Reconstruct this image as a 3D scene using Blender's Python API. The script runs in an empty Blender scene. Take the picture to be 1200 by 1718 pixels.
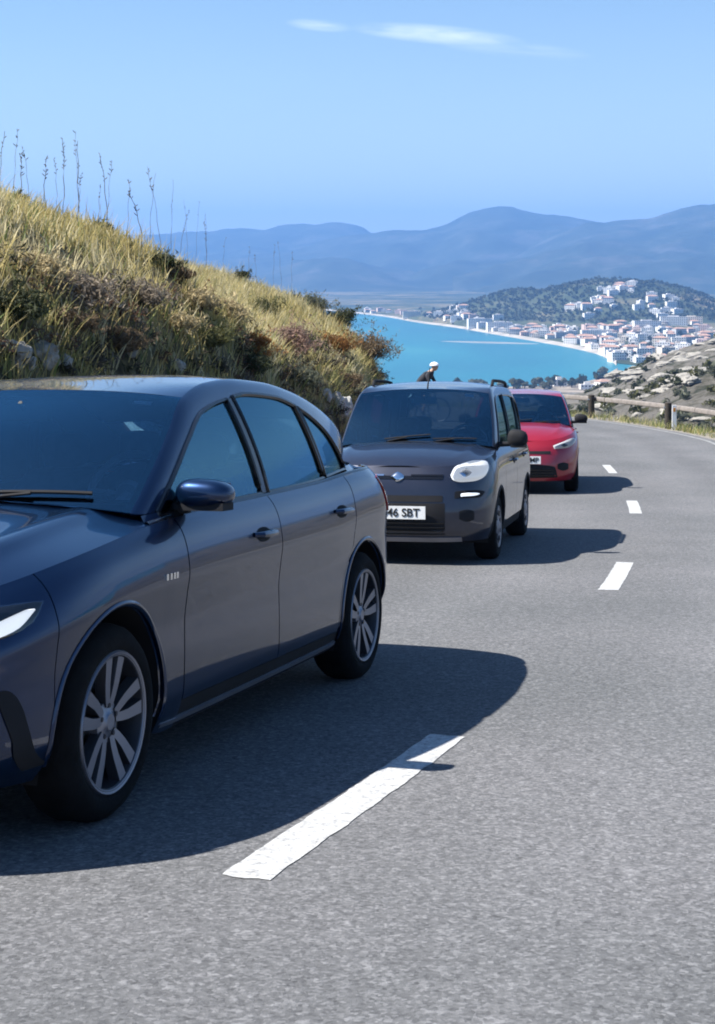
import bpy, bmesh, math, random
import numpy as np
from mathutils import Vector, Matrix, noise

random.seed(7)
rng = np.random.default_rng(7)
scene = bpy.context.scene
COL = scene.collection
R = math.radians

# ------------------------------------------------------------------ camera
EYE = 110.0                      # metres above the sea
F_PX, W_PX, H_PX, HOR = 2450.0, 1200.0, 1718.0, 455.0
cam_d = bpy.data.cameras.new('camera')
cam = bpy.data.objects.new('camera', cam_d)
COL.objects.link(cam)
cam.location = (0, 0, EYE)
cam.rotation_euler = (R(90), 0, 0)
cam_d.sensor_fit = 'VERTICAL'
cam_d.sensor_height = 24.0
cam_d.lens = 24.0 * F_PX / H_PX
cam_d.shift_y = -(H_PX / 2 - HOR) / H_PX
cam_d.clip_start = 0.05
cam_d.clip_end = 60000
scene.camera = cam

# ------------------------------------------------------------------ sky and sun
TO_SUN = Vector((-0.79, -0.04, 1.0)).normalized()
SUN_EL = math.asin(TO_SUN.z)
SUN_AZ = math.atan2(TO_SUN.x, TO_SUN.y)          # clockwise from +Y
world = bpy.data.worlds.new('World')
scene.world = world
world.use_nodes = True
wn, wl = world.node_tree.nodes, world.node_tree.links
for n in list(wn):
    wn.remove(n)
w_out = wn.new('ShaderNodeOutputWorld')
w_bg = wn.new('ShaderNodeBackground')
w_sky = wn.new('ShaderNodeTexSky')
w_sky.sky_type = 'NISHITA'
w_sky.sun_disc = False
w_sky.sun_elevation = SUN_EL
w_sky.sun_rotation = SUN_AZ
w_sky.altitude = 100
w_sky.air_density = 1.0
w_sky.dust_density = 0.4
w_sky.ozone_density = 3.0
w_bg.inputs['Strength'].default_value = 0.066
HAZE = 1.3e-4                      # density of the air, per metre
# a thin wisp of cirrus high over the bay, part of the sky
tc = wn.new('ShaderNodeTexCoord')
sx = wn.new('ShaderNodeSeparateXYZ')
wl.new(tc.outputs['Generated'], sx.inputs[0])


def wmath(op, a, b=None, clamp=False):
    n = wn.new('ShaderNodeMath')
    n.operation = op
    n.use_clamp = clamp
    for i, v in enumerate((a, b)):
        if v is None:
            continue
        if isinstance(v, (int, float)):
            n.inputs[i].default_value = v
        else:
            wl.new(v, n.inputs[i])
    return n.outputs[0]


yy = wmath('MAXIMUM', sx.outputs['Y'], 0.05)
tx = wmath('DIVIDE', sx.outputs['X'], yy)
tz = wmath('DIVIDE', sx.outputs['Z'], yy)
tz2 = wmath('ADD', tz, wmath('MULTIPLY', tx, 0.085))
mp = wn.new('ShaderNodeCombineXYZ')
wl.new(wmath('MULTIPLY', tx, 9.0), mp.inputs[0])
wl.new(wmath('MULTIPLY', tz2, 60.0), mp.inputs[1])
nz = wn.new('ShaderNodeTexNoise')
nz.inputs['Scale'].default_value = 1.6
nz.inputs['Detail'].default_value = 9
nz.inputs['Roughness'].default_value = 0.66
nz.inputs['Distortion'].default_value = 0.6
wl.new(mp.outputs[0], nz.inputs['Vector'])


def wisp(cx, cz, rx, rz):
    a = wmath('POWER', wmath('DIVIDE', wmath('SUBTRACT', tx, cx), rx), 2.0)
    b = wmath('POWER', wmath('DIVIDE', wmath('SUBTRACT', tz2, cz), rz), 2.0)
    return wmath('SUBTRACT', 1.0, wmath('ADD', a, b), clamp=True)


cl = wmath('MAXIMUM', wisp(0.055, 0.1668, 0.062, 0.0072), wmath('MULTIPLY', wisp(-0.026, 0.1662, 0.024, 0.0045), 0.62))
cl = wmath('MAXIMUM', cl, wmath('MULTIPLY', wisp(0.108, 0.1610, 0.055, 0.006), 0.45))
cl = wmath('MULTIPLY', cl, wmath('MULTIPLY', wmath('SUBTRACT', nz.outputs['Fac'], 0.30), 3.4, clamp=True), clamp=True)
cl = wmath('MULTIPLY', cl, wmath('GREATER_THAN', sx.outputs['Y'], 0.05))
# pale haze brightening painted into the sky colour towards the horizon
veil_n = wn.new('ShaderNodeTexNoise')
veil_n.inputs['Scale'].default_value = 2.2
veil_n.inputs['Detail'].default_value = 5
veil_m = wn.new('ShaderNodeMapping')
veil_m.inputs['Scale'].default_value = (1, 1, 5)
wl.new(tc.outputs['Generated'], veil_m.inputs[0])
wl.new(veil_m.outputs[0], veil_n.inputs['Vector'])
low = wmath('POWER', wmath('SUBTRACT', 1.0, wmath('ABSOLUTE', sx.outputs['Z']), clamp=True), 9.0)
veil = wmath('MULTIPLY', low, wmath('ADD', 0.80, wmath('MULTIPLY', veil_n.outputs['Fac'], 0.35)))
w_mix0 = wn.new('ShaderNodeMixRGB')
w_mix0.inputs['Color2'].default_value = (5.3, 6.3, 6.9, 1)
wl.new(veil, w_mix0.inputs['Fac'])
w_hs = wn.new('ShaderNodeHueSaturation')
w_hs.inputs['Saturation'].default_value = 1.15
wl.new(w_sky.outputs[0], w_hs.inputs['Color'])
wl.new(w_hs.outputs[0], w_mix0.inputs['Color1'])
w_mix = wn.new('ShaderNodeMixRGB')
w_mix.inputs['Color2'].default_value = (6.2, 7.2, 7.6, 1)
wl.new(cl, w_mix.inputs['Fac'])
wl.new(w_mix0.outputs[0], w_mix.inputs['Color1'])
wl.new(w_mix.outputs[0], w_bg.inputs['Color'])
wl.new(w_bg.outputs[0], w_out.inputs['Surface'])

sun_d = bpy.data.lights.new('sun', 'SUN')
sun_d.energy = 5.0
sun_d.angle = R(0.53)
sun_d.color = (1.0, 0.965, 0.91)
sun = bpy.data.objects.new('sun', sun_d)
COL.objects.link(sun)
sun.rotation_euler = TO_SUN.to_track_quat('Z', 'Y').to_euler()

scene.view_settings.view_transform = 'Standard'
scene.view_settings.look = 'None'
scene.view_settings.exposure = 1.3
scene.view_settings.gamma = 1.0
scene.view_settings.use_curve_mapping = False
scene.render.engine = 'CYCLES'
scene.cycles.max_bounces = 8
scene.cycles.transparent_max_bounces = 16
scene.cycles.volume_bounces = 0
scene.cycles.use_denoising = True
scene.cycles.filter_width = 1.9

# ------------------------------------------------------------------ materials


def new_mat(name):
    m = bpy.data.materials.new(name)
    m.use_nodes = True
    return m, m.node_tree.nodes, m.node_tree.links, m.node_tree.nodes['Principled BSDF']


def pmat(name, col, rough=0.6, metal=0.0, spec=0.5, coat=0.0, emit=None, es=0.0, var=0.0, vscale=6.0, bump=0.0, bscale=30.0):
    m, n, l, b = new_mat(name)
    b.inputs['Base Color'].default_value = (*col, 1)
    b.inputs['Roughness'].default_value = rough
    b.inputs['Metallic'].default_value = metal
    b.inputs['Specular IOR Level'].default_value = spec
    b.inputs['Coat Weight'].default_value = coat
    b.inputs['Coat Roughness'].default_value = 0.03
    if emit:
        b.inputs['Emission Color'].default_value = (*emit, 1)
        b.inputs['Emission Strength'].default_value = es
    if var or bump:
        t = n.new('ShaderNodeTexCoord')
    if var:
        z = n.new('ShaderNodeTexNoise')
        z.inputs['Scale'].default_value = vscale
        z.inputs['Detail'].default_value = 6
        l.new(t.outputs['Object'], z.inputs['Vector'])
        r = n.new('ShaderNodeValToRGB')
        r.color_ramp.elements[0].position = 0.3
        r.color_ramp.elements[1].position = 0.7
        r.color_ramp.elements[0].color = (*[c * (1 - var) for c in col], 1)
        r.color_ramp.elements[1].color = (*[min(1, c * (1 + var)) for c in col], 1)
        l.new(z.outputs['Fac'], r.inputs[0])
        l.new(r.outputs[0], b.inputs['Base Color'])
    if bump:
        z2 = n.new('ShaderNodeTexNoise')
        z2.inputs['Scale'].default_value = bscale
        z2.inputs['Detail'].default_value = 8
        l.new(t.outputs['Object'], z2.inputs['Vector'])
        bp = n.new('ShaderNodeBump')
        bp.inputs['Strength'].default_value = 1.0
        bp.inputs['Distance'].default_value = bump
        l.new(z2.outputs['Fac'], bp.inputs['Height'])
        l.new(bp.outputs[0], b.inputs['Normal'])
    return m


def ramp(n, stops):
    r = n.new('ShaderNodeValToRGB')
    e = r.color_ramp.elements
    while len(e) < len(stops):
        e.new(0.5)
    for i, (p, c) in enumerate(stops):
        e[i].position = p
        e[i].color = (*c, 1)
    return r


def car_paint(name, col, metal=0.5, rough=0.32, dust=0.10):
    m, n, l, b = new_mat(name)
    t = n.new('ShaderNodeTexCoord')
    z = n.new('ShaderNodeTexNoise')
    z.inputs['Scale'].default_value = 3.5
    z.inputs['Detail'].default_value = 8
    z.inputs['Roughness'].default_value = 0.7
    l.new(t.outputs['Object'], z.inputs['Vector'])
    fl = n.new('ShaderNodeTexNoise')
    fl.inputs['Scale'].default_value = 900
    l.new(t.outputs['Object'], fl.inputs['Vector'])
    mx = n.new('ShaderNodeMixRGB')
    mx.inputs['Color1'].default_value = (*col, 1)
    mx.inputs['Color2'].default_value = (0.32, 0.29, 0.25, 1)
    rr = ramp(n, [(0.45, (0, 0, 0)), (0.8, (dust, dust, dust))])
    l.new(z.outputs['Fac'], rr.inputs[0])
    l.new(rr.outputs[0], mx.inputs['Fac'])
    l.new(mx.outputs[0], b.inputs['Base Color'])
    rm = n.new('ShaderNodeMapRange')
    rm.inputs['To Min'].default_value = rough - 0.06
    rm.inputs['To Max'].default_value = rough + 0.12
    l.new(fl.outputs['Fac'], rm.inputs['Value'])
    l.new(rm.outputs[0], b.inputs['Roughness'])
    b.inputs['Metallic'].default_value = metal
    b.inputs['Coat Weight'].default_value = 1.0
    b.inputs['Coat IOR'].default_value = 1.5
    rc = n.new('ShaderNodeMapRange')
    rc.inputs['From Min'].default_value = 0.45
    rc.inputs['From Max'].default_value = 0.8
    rc.inputs['To Min'].default_value = 0.02
    rc.inputs['To Max'].default_value = 0.09
    l.new(z.outputs['Fac'], rc.inputs['Value'])
    l.new(rc.outputs[0], b.inputs['Coat Roughness'])
    return m


def glass_mat(name, tint, rough=0.0, refl=(0.42, 0.80, 1.0)):
    m, n, l, b = new_mat(name)
    n.remove(b)
    out = n['Material Output']
    tr = n.new('ShaderNodeBsdfTransparent')
    tr.inputs[0].default_value = (*tint, 1)
    gl = n.new('ShaderNodeBsdfGlossy')
    gl.inputs['Roughness'].default_value = rough
    gl.inputs['Color'].default_value = (*refl, 1)
    fr = n.new('ShaderNodeFresnel')
    fr.inputs['IOR'].default_value = 2.4
    mx = n.new('ShaderNodeMixShader')
    l.new(fr.outputs[0], mx.inputs[0])
    l.new(tr.outputs[0], mx.inputs[1])
    l.new(gl.outputs[0], mx.inputs[2])
    l.new(mx.outputs[0], out.inputs['Surface'])
    return m


M = {}
M['focus_paint'] = car_paint('dark_blue_paint', (0.0013, 0.0155, 0.056), 0.80, 0.33, 0.004)
M['panda_paint'] = car_paint('grey_paint', (0.022, 0.025, 0.042), 0.55, 0.34, 0.04)
M['red_paint'] = car_paint('red_paint', (0.27, 0.005, 0.016), 0.15, 0.32, 0.02)
M['glass'] = glass_mat('car_glass', (0.33, 0.44, 0.52))
M['screen_glass'] = glass_mat('windscreen_glass', (0.60, 0.72, 0.80))
M['dark_glass'] = glass_mat('tinted_car_glass', (0.10, 0.12, 0.13))
M['lens'] = glass_mat('lamp_lens', (0.9, 0.92, 0.95), 0.0, (0.5, 0.5, 0.5))
M['black'] = pmat('black_plastic', (0.012, 0.012, 0.014), 0.75, spec=0.25, var=0.3)
M['gloss_black'] = pmat('gloss_black', (0.008, 0.008, 0.010), 0.12)
M['rubber'] = pmat('tyre_rubber', (0.006, 0.006, 0.0065), 0.95, spec=0.2, var=0.4, vscale=14, bump=0.002, bscale=60)
M['alloy'] = pmat('alloy_face', (0.23, 0.23, 0.26), 0.40, 0.7, var=0.12)
M['alloy_dark'] = pmat('alloy_pocket', (0.03, 0.03, 0.035), 0.4, 0.3)
M['disc'] = pmat('brake_steel', (0.20, 0.19, 0.18), 0.45, 0.8, var=0.2)
M['chrome'] = pmat('chrome', (0.75, 0.76, 0.78), 0.12, 1.0)
M['silver'] = pmat('reflector', (0.88, 0.89, 0.90), 0.3, 0.15)
M['lit_lamp'] = pmat('lit_reflector', (0.88, 0.89, 0.90), 0.3, emit=(0.92, 0.96, 1.0), es=0.16)
M['white_lamp'] = pmat('running_lamp', (0.9, 0.92, 0.95), 0.2, emit=(0.9, 0.95, 1.0), es=0.35)
M['red_lamp'] = pmat('tail_lens', (0.35, 0.01, 0.01), 0.12, coat=1)
M['interior'] = pmat('interior_cloth', (0.030, 0.031, 0.034), 0.9, var=0.3, vscale=20)
M['interior_grey'] = pmat('interior_vinyl', (0.034, 0.036, 0.040), 0.75, var=0.2, vscale=12)
M['plate_white'] = pmat('plate_white', (0.78, 0.78, 0.76), 0.4, var=0.08, vscale=18)
M['plate_blue'] = pmat('plate_blue', (0.02, 0.06, 0.35), 0.4)
M['ink'] = pmat('plate_ink', (0.01, 0.01, 0.01), 0.5)
M['wheel_rim_vinyl'] = pmat('lightened_vinyl', (0.30, 0.31, 0.33), 0.45)  # lightened to make the steering wheel look sunlit
M['glint_paper'] = pmat('glint_paper', (0.75, 0.76, 0.78), 0.7, var=0.1)

# ------------------------------------------------------------------ mesh helpers


def pch(xs, ys):
    """monotone cubic through the knots, flat beyond them"""
    xs, ys = np.asarray(xs, float), np.asarray(ys, float)
    h, d = np.diff(xs), np.diff(ys) / np.diff(xs)
    m = np.zeros_like(xs)
    m[0], m[-1] = d[0], d[-1]
    for i in range(1, len(xs) - 1):
        if d[i - 1] * d[i] > 0:
            w1, w2 = 2 * h[i] + h[i - 1], h[i] + 2 * h[i - 1]
            m[i] = (w1 + w2) / (w1 / d[i - 1] + w2 / d[i])

    def f(x):
        x = np.clip(np.asarray(x, float), xs[0], xs[-1])
        i = np.clip(np.searchsorted(xs, x) - 1, 0, len(xs) - 2)
        t = (x - xs[i]) / h[i]
        return (ys[i] * (1 + 2 * t) * (1 - t) ** 2 + m[i] * h[i] * t * (1 - t) ** 2
                + ys[i + 1] * t * t * (3 - 2 * t) + m[i + 1] * h[i] * t * t * (t - 1))
    return f


def poly(pts):
    """smooth curve over s in 0..1 by chord length, returns (n, dim)"""
    p = np.asarray(pts, float)
    s = np.concatenate([[0], np.cumsum(np.linalg.norm(np.diff(p, axis=0), axis=1))])
    s /= s[-1]
    fs = [pch(s, p[:, k]) for k in range(p.shape[1])]
    return lambda t: np.stack([f(t) for f in fs], -1)


class MB:
    def __init__(self):
        self.V, self.N, self.F, self.I = [], [], [], []
        self.n = 0
        self.custom = False

    def add(self, V, F, N=None, m=0):
        V = np.asarray(V, float).reshape(-1, 3)
        if N is None:
            N = np.zeros_like(V)
        else:
            self.custom = True
        self.V.append(V)
        self.N.append(np.asarray(N, float).reshape(-1, 3))
        o = self.n
        for f in F:
            self.F.append([i + o for i in f])
            self.I.append(m)
        self.n += len(V)
        return self

    def grid(self, fn, nu, nv, ref=(0, 0, 0.55), rim=0.012, m=0, us=None, vs=None):
        us = np.linspace(0, 1, nu) if us is None else np.asarray(us, float)
        vs = np.linspace(0, 1, nv) if vs is None else np.asarray(vs, float)
        nu, nv = len(us), len(vs)
        U, Vv = np.meshgrid(us, vs, indexing='ij')
        u, v = U.ravel(), Vv.ravel()
        P = fn(u, v)
        e = 2e-3
        uc, vc = np.clip(u, 0.004, 0.996), np.clip(v, 0.004, 0.996)
        du = fn(np.clip(uc + e, 0, 1), vc) - fn(np.clip(uc - e, 0, 1), vc)
        dv = fn(uc, np.clip(vc + e, 0, 1)) - fn(uc, np.clip(vc - e, 0, 1))
        N = np.cross(du, dv)
        L = np.linalg.norm(N, axis=1)
        N /= np.maximum(L, 1e-12)[:, None]
        sgn = 1 if np.sum(((P - np.array(ref)) * N).sum(1)) >= 0 else -1
        N = N * sgn
        F = []
        for i in range(nu - 1):
            for j in range(nv - 1):
                a, b, c, d = i * nv + j, (i + 1) * nv + j, (i + 1) * nv + j + 1, i * nv + j + 1
                F.append((a, b, c, d) if sgn > 0 else (a, d, c, b))
        self.add(P, F, N, m)
        if rim:
            loop = ([i * nv for i in range(nu)] + [(nu - 1) * nv + j for j in range(1, nv)]
                    + [i * nv + nv - 1 for i in range(nu - 2, -1, -1)] + [j for j in range(nv - 2, 0, -1)])
            A = P[loop]
            NN = N[loop]
            B = A - NN * rim
            tg = np.roll(A, -1, 0) - np.roll(A, 1, 0)
            SN = np.cross(tg, NN)
            SN /= np.maximum(np.linalg.norm(SN, axis=1), 1e-9)[:, None]
            cen = P.mean(0)
            if np.sum(((A - cen) * SN).sum(1)) < 0:
                SN = -SN
            k = len(loop)
            F = []
            for i in range(k):
                j = (i + 1) % k
                q = (i, j, k + j, k + i)
                F.append(q if sgn < 0 else q[::-1])
            self.add(np.concatenate([A, B]), F, np.concatenate([SN, SN]), m)
        return self

    def box(self, c, s, rot=None, m=0, taper=1.0):
        V = []
        for z in (-.5, .5):
            k = taper if z > 0 else 1
            for x, y in ((-.5, -.5), (.5, -.5), (.5, .5), (-.5, .5)):
                V.append((x * s[0] * k, y * s[1] * k, z * s[2]))
        V = np.array(V)
        if rot is not None:
            V = V @ np.array(rot.to_3x3()).T
        F = [(3, 2, 1, 0), (4, 5, 6, 7), (0, 1, 5, 4), (1, 2, 6, 5), (2, 3, 7, 6), (3, 0, 4, 7)]
        return self.add(V + np.array(c), F, None, m)

    def tube(self, pts, r, n=8, m=0, closed=False, caps=True):
        pts = [Vector(p) for p in pts]
        k = len(pts)
        rs = r if hasattr(r, '__len__') else [r] * k
        V, F = [], []
        up = Vector((0, 0, 1))
        for i, p in enumerate(pts):
            a = pts[(i - 1) % k] if (closed or i > 0) else pts[i]
            b = pts[(i + 1) % k] if (closed or i < k - 1) else pts[i]
            t = (b - a).normalized()
            s = t.cross(up)
            if s.length < 1e-3:
                s = t.cross(Vector((1, 0, 0)))
            s.normalize()
            q = s.cross(t)
            for j in range(n):
                an = 2 * math.pi * j / n
                V.append(p + (s * math.cos(an) + q * math.sin(an)) * rs[i])
        for i in range(k if closed else k - 1):
            i2 = (i + 1) % k
            for j in range(n):
                j2 = (j + 1) % n
                F.append((i * n + j, i * n + j2, i2 * n + j2, i2 * n + j))
        if caps and not closed:
            F.append(tuple(range(n))[::-1])
            F.append(tuple((k - 1) * n + j for j in range(n)))
        return self.add([tuple(v) for v in V], F, None, m)

    def lathe(self, prof, n=40, axis='y', m=0, c=(0, 0, 0)):
        """prof: list of (radius, offset along axis)"""
        V, F = [], []
        k = len(prof)
        for i in range(n):
            a = 2 * math.pi * i / n
            for r, o in prof:
                if axis == 'y':
                    V.append((c[0] + r * math.cos(a), c[1] + o, c[2] + r * math.sin(a)))
                elif axis == 'z':
                    V.append((c[0] + r * math.cos(a), c[1] + r * math.sin(a), c[2] + o))
                else:
                    V.append((c[0] + o, c[1] + r * math.cos(a), c[2] + r * math.sin(a)))
        for i in range(n):
            i2 = (i + 1) % n
            for j in range(k - 1):
                F.append((i * k + j, i * k + j + 1, i2 * k + j + 1, i2 * k + j))
        return self.add(V, F, None, m)

    def mesh(self, name, mats, smooth=True, sharp=35):
        V = np.concatenate(self.V)
        me = bpy.data.meshes.new(name)
        me.from_pydata(V.tolist(), [], self.F)
        mats = mats if isinstance(mats, (list, tuple)) else [mats]
        for mm in mats:
            me.materials.append(mm)
        me.polygons.foreach_set('material_index', self.I)
        if smooth:
            me.polygons.foreach_set('use_smooth', [True] * len(me.polygons))
        me.update()
        if self.custom:
            N = np.concatenate(self.N)
            me.normals_split_custom_set_from_vertices(N.tolist())
        elif smooth and sharp:
            me.set_sharp_from_angle(angle=R(sharp))
        return me

    def build(self, name, mats, parent=None, smooth=True, sharp=35, loc=None):
        o = bpy.data.objects.new(name, self.mesh(name, mats, smooth, sharp))
        COL.objects.link(o)
        if parent is not None:
            o.parent = parent
        if loc is not None:
            o.location = loc
        return o


def tag(o, label=None, cat=None, group=None, kind=None):
    if label:
        o['label'] = label
    if cat:
        o['category'] = cat
    if group:
        o['group'] = group
    if kind:
        o['kind'] = kind
    return o


def empty(name, label, cat, loc=(0, 0, 0), group=None):
    o = bpy.data.objects.new(name, None)
    o.empty_display_size = 0.2
    COL.objects.link(o)
    o.location = loc
    return tag(o, label, cat, group)


def fast_mesh(name, V, F, mats, idx=None, smooth=False):
    """V (n,3), F (m,k) arrays"""
    V, F = np.asarray(V, np.float32), np.asarray(F, np.int32)
    me = bpy.data.meshes.new(name)
    k = F.shape[1]
    me.vertices.add(len(V))
    me.vertices.foreach_set('co', V.ravel())
    me.loops.add(F.size)
    me.loops.foreach_set('vertex_index', F.ravel())
    me.polygons.add(len(F))
    me.polygons.foreach_set('loop_start', np.arange(0, F.size, k, dtype=np.int32))
    me.polygons.foreach_set('loop_total', np.full(len(F), k, np.int32))
    for mm in (mats if isinstance(mats, (list, tuple)) else [mats]):
        me.materials.append(mm)
    if idx is not None:
        me.polygons.foreach_set('material_index', np.asarray(idx, np.int32))
    if smooth:
        me.polygons.foreach_set('use_smooth', np.ones(len(F), bool))
    me.update(calc_edges=True)
    me.validate()
    return me


def link(name, me, parent=None):
    o = bpy.data.objects.new(name, me)
    COL.objects.link(o)
    if parent is not None:
        o.parent = parent
    return o


def noise2(x, y, s, seed=0.0, octaves=4):
    """cheap value-noise-like sum of rotated sines, vectorised"""
    x, y = np.asarray(x, float) / s, np.asarray(y, float) / s
    r = np.zeros(np.broadcast(x, y).shape)
    a, tot = 1.0, 0.0
    for o in range(octaves):
        g = np.random.default_rng(int(seed * 100) + o * 17 + 3)
        q = np.zeros_like(r)
        for k in range(5):
            th, ph = g.uniform(0, 6.28), g.uniform(0, 6.28)
            fr = g.uniform(0.7, 1.5)
            q = q + np.sin((x * np.cos(th) + y * np.sin(th)) * fr * 2.2 + ph + 0.9 * np.sin(y * 1.3 * fr - x * 0.8 + ph))
        r = r + a * q / 2.4
        tot += a
        a *= 0.5
        x, y = x * 2.1 + 3.1, y * 2.1 - 1.7
    return r / tot


# ------------------------------------------------------------------ road geometry
ctr_fn = pch([-30, -8, 0, 4.13, 5.97, 11.8, 19, 26.3, 34], [-15.5, -5.6, -1.90, -0.325, 0.365, 2.10, 3.60, 4.55, 5.25])
_S, _P = [], []
pts = [(float(ctr_fn(y)), y) for y in np.arange(-30, 34.01, 0.5)]
RC = 16.0
for a in np.arange(2, 121, 2.0):
    pts.append((5.25 - RC * (1 - math.cos(R(a))), 34 + RC * math.sin(R(a))))
CL = np.array(pts)
CS = np.concatenate([[0], np.cumsum(np.linalg.norm(np.diff(CL, axis=0), axis=1))])
S0 = float(np.interp(0, CL[:61 + 40, 1], CS[:61 + 40]))          # arc length at Y = 0


def smooth_arr(a, k=5):
    b = np.pad(a, (k, k), 'edge')
    return np.convolve(b, np.ones(2 * k + 1) / (2 * k + 1), 'valid')


_tx = np.gradient(CL[:, 0], CS)
_ty = np.gradient(CL[:, 1], CS)
_tx, _ty = smooth_arr(_tx), smooth_arr(_ty)
_l = np.hypot(_tx, _ty)
_tx, _ty = _tx / _l, _ty / _l


def road_z(Y):
    Y = np.asarray(Y, float)
    y1 = np.minimum(Y, 40.0)
    d = 1.314 + 0.0984 * y1 - 0.0011 * np.maximum(y1 - 9, 0) ** 2
    d = d + 0.030 * np.maximum(Y - 40, 0)
    return EYE - d


def road_pt(s, off):
    """world x, y of a point at arc length s (0 at the camera), off metres to the right of the centre line"""
    s = np.asarray(s, float) + S0
    x, y = np.interp(s, CS, CL[:, 0]), np.interp(s, CS, CL[:, 1])
    tx, ty = np.interp(s, CS, _tx), np.interp(s, CS, _ty)
    return x + ty * off, y - tx * off


HALF = 3.2
S_END = CS[-1] - S0 - 0.5
S_BEG = -S0 + 0.5


def strip(name, s0, s1, ds, offs, zoff, mat, parent=None, zfun=None):
    ss = np.arange(s0, s1 + ds * 0.5, ds)
    offs = np.asarray(offs, float)
    Sg, Og = np.meshgrid(ss, offs, indexing='ij')
    x, y = road_pt(Sg, Og)
    z = road_z(y) + zoff if zfun is None else zfun(Sg, Og, x, y)
    n, k = Sg.shape
    V = np.stack([x, y, z], -1).reshape(-1, 3)
    i, j = np.meshgrid(np.arange(n - 1), np.arange(k - 1), indexing='ij')
    a = (i * k + j).ravel()
    F = np.stack([a, a + 1, a + k + 1, a + k], -1)
    me = fast_mesh(name, V, F, mat, smooth=True)
    uv = me.uv_layers.new(name='along_road')
    li = np.empty(len(me.loops), np.int32)
    me.loops.foreach_get('vertex_index', li)
    uv.data.foreach_set('uv', np.stack([Og.ravel()[li], Sg.ravel()[li]], -1).astype(np.float32).ravel())
    return link(name, me, parent)


# asphalt
m, n, l, b = new_mat('asphalt')
t = n.new('ShaderNodeTexCoord')
g1 = n.new('ShaderNodeTexVoronoi')
g1.inputs['Scale'].default_value = 95
g2 = n.new('ShaderNodeTexNoise')
g2.inputs['Scale'].default_value = 30
g2.inputs['Detail'].default_value = 10
g2.inputs['Roughness'].default_value = 0.75
g3 = n.new('ShaderNodeTexNoise')
g3.inputs['Scale'].default_value = 0.55
g3.inputs['Detail'].default_value = 5
for g in (g1, g2, g3):
    l.new(t.outputs['Object'], g.inputs['Vector'])
rc = ramp(n, [(0.0, (0.052, 0.053, 0.055)), (0.30, (0.094, 0.095, 0.098)), (0.62, (0.130, 0.131, 0.134)), (1.0, (0.235, 0.235, 0.24))])
sep = n.new('ShaderNodeSeparateColor')
l.new(g1.outputs['Color'], sep.inputs[0])
mx0 = n.new('ShaderNodeMath')
mx0.operation = 'MULTIPLY_ADD'
l.new(sep.outputs[0], mx0.inputs[0])
mx0.inputs[1].default_value = 0.55
mx1 = n.new('ShaderNodeMath')
mx1.operation = 'MULTIPLY_ADD'
l.new(g2.outputs['Fac'], mx1.inputs[0])
mx1.inputs[1].default_value = 1.5
mx1.inputs[2].default_value = -0.52
l.new(mx1.outputs[0], mx0.inputs[2])
l.new(mx0.outputs[0], rc.inputs[0])
patch = ramp(n, [(0.32, (0.87, 0.88, 0.87)), (0.70, (1.14, 1.12, 1.11))])
l.new(g3.outputs['Fac'], patch.inputs[0])
mm_ = n.new('ShaderNodeMixRGB')
mm_.blend_type = 'MULTIPLY'
mm_.inputs['Fac'].default_value = 1
l.new(rc.outputs[0], mm_.inputs['Color1'])
l.new(patch.outputs[0], mm_.inputs['Color2'])
# tyre-polished tracks, a ragged joint between the lanes and a few fine cracks follow the road
uvn = n.new('ShaderNodeUVMap')
uvn.uv_map = 'along_road'
us_ = n.new('ShaderNodeSeparateXYZ')
l.new(uvn.outputs[0], us_.inputs[0])


def am(op, a_, b_=None, c_=None, clamp=False):
    q = n.new('ShaderNodeMath')
    q.operation = op
    q.use_clamp = clamp
    for i_, v_ in enumerate((a_, b_, c_)):
        if v_ is None:
            continue
        if isinstance(v_, (int, float)):
            q.inputs[i_].default_value = v_
        else:
            l.new(v_, q.inputs[i_])
    return q.outputs[0]


ab = am('ABSOLUTE', us_.outputs[0])
wob = am('MULTIPLY', am('SUBTRACT', g3.outputs['Fac'], 0.5), 0.5)
trk = 0
for cen in (0.95, 2.35):
    dd = am('DIVIDE', am('SUBTRACT', am('ADD', ab, wob), cen), 0.34)
    e_ = am('POWER', 2.718, am('MULTIPLY', am('MULTIPLY', dd, dd), -1.0))
    trk = e_ if trk == 0 else am('ADD', trk, e_)
oil = am('DIVIDE', am('SUBTRACT', am('ADD', ab, wob), 1.65), 0.30)
oil = am('POWER', 2.718, am('MULTIPLY', am('MULTIPLY', oil, oil), -1.0))
vor = n.new('ShaderNodeTexVoronoi')
vor.feature = 'DISTANCE_TO_EDGE'
vor.inputs['Scale'].default_value = 0.42
wn_ = n.new('ShaderNodeTexNoise')
wn_.inputs['Scale'].default_value = 2.2
wn_.inputs['Detail'].default_value = 8
l.new(t.outputs['Object'], wn_.inputs['Vector'])
vadd = n.new('ShaderNodeMixRGB')
vadd.blend_type = 'ADD'
vadd.inputs['Fac'].default_value = 0.55
l.new(t.outputs['Object'], vadd.inputs['Color1'])
l.new(wn_.outputs['Color'], vadd.inputs['Color2'])
l.new(vadd.outputs[0], vor.inputs['Vector'])
crk = am('SUBTRACT', 1.0, am('DIVIDE', vor.outputs['Distance'], 0.006), clamp=True)
crk = am('MULTIPLY', crk, am('MULTIPLY', am('SUBTRACT', g3.outputs['Fac'], 0.50), 9.0, clamp=True), clamp=True)
tone = am('ADD', am('MULTIPLY', trk, 0.085), 0.985)
tone = am('SUBTRACT', tone, am('MULTIPLY', oil, 0.07))
tone = am('SUBTRACT', tone, am('MULTIPLY', crk, 0.16))
mm2 = n.new('ShaderNodeMixRGB')
mm2.blend_type = 'MULTIPLY'
mm2.inputs['Fac'].default_value = 1
l.new(mm_.outputs[0], mm2.inputs['Color1'])
l.new(tone, mm2.inputs['Color2'])
l.new(mm2.outputs[0], b.inputs['Base Color'])
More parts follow.
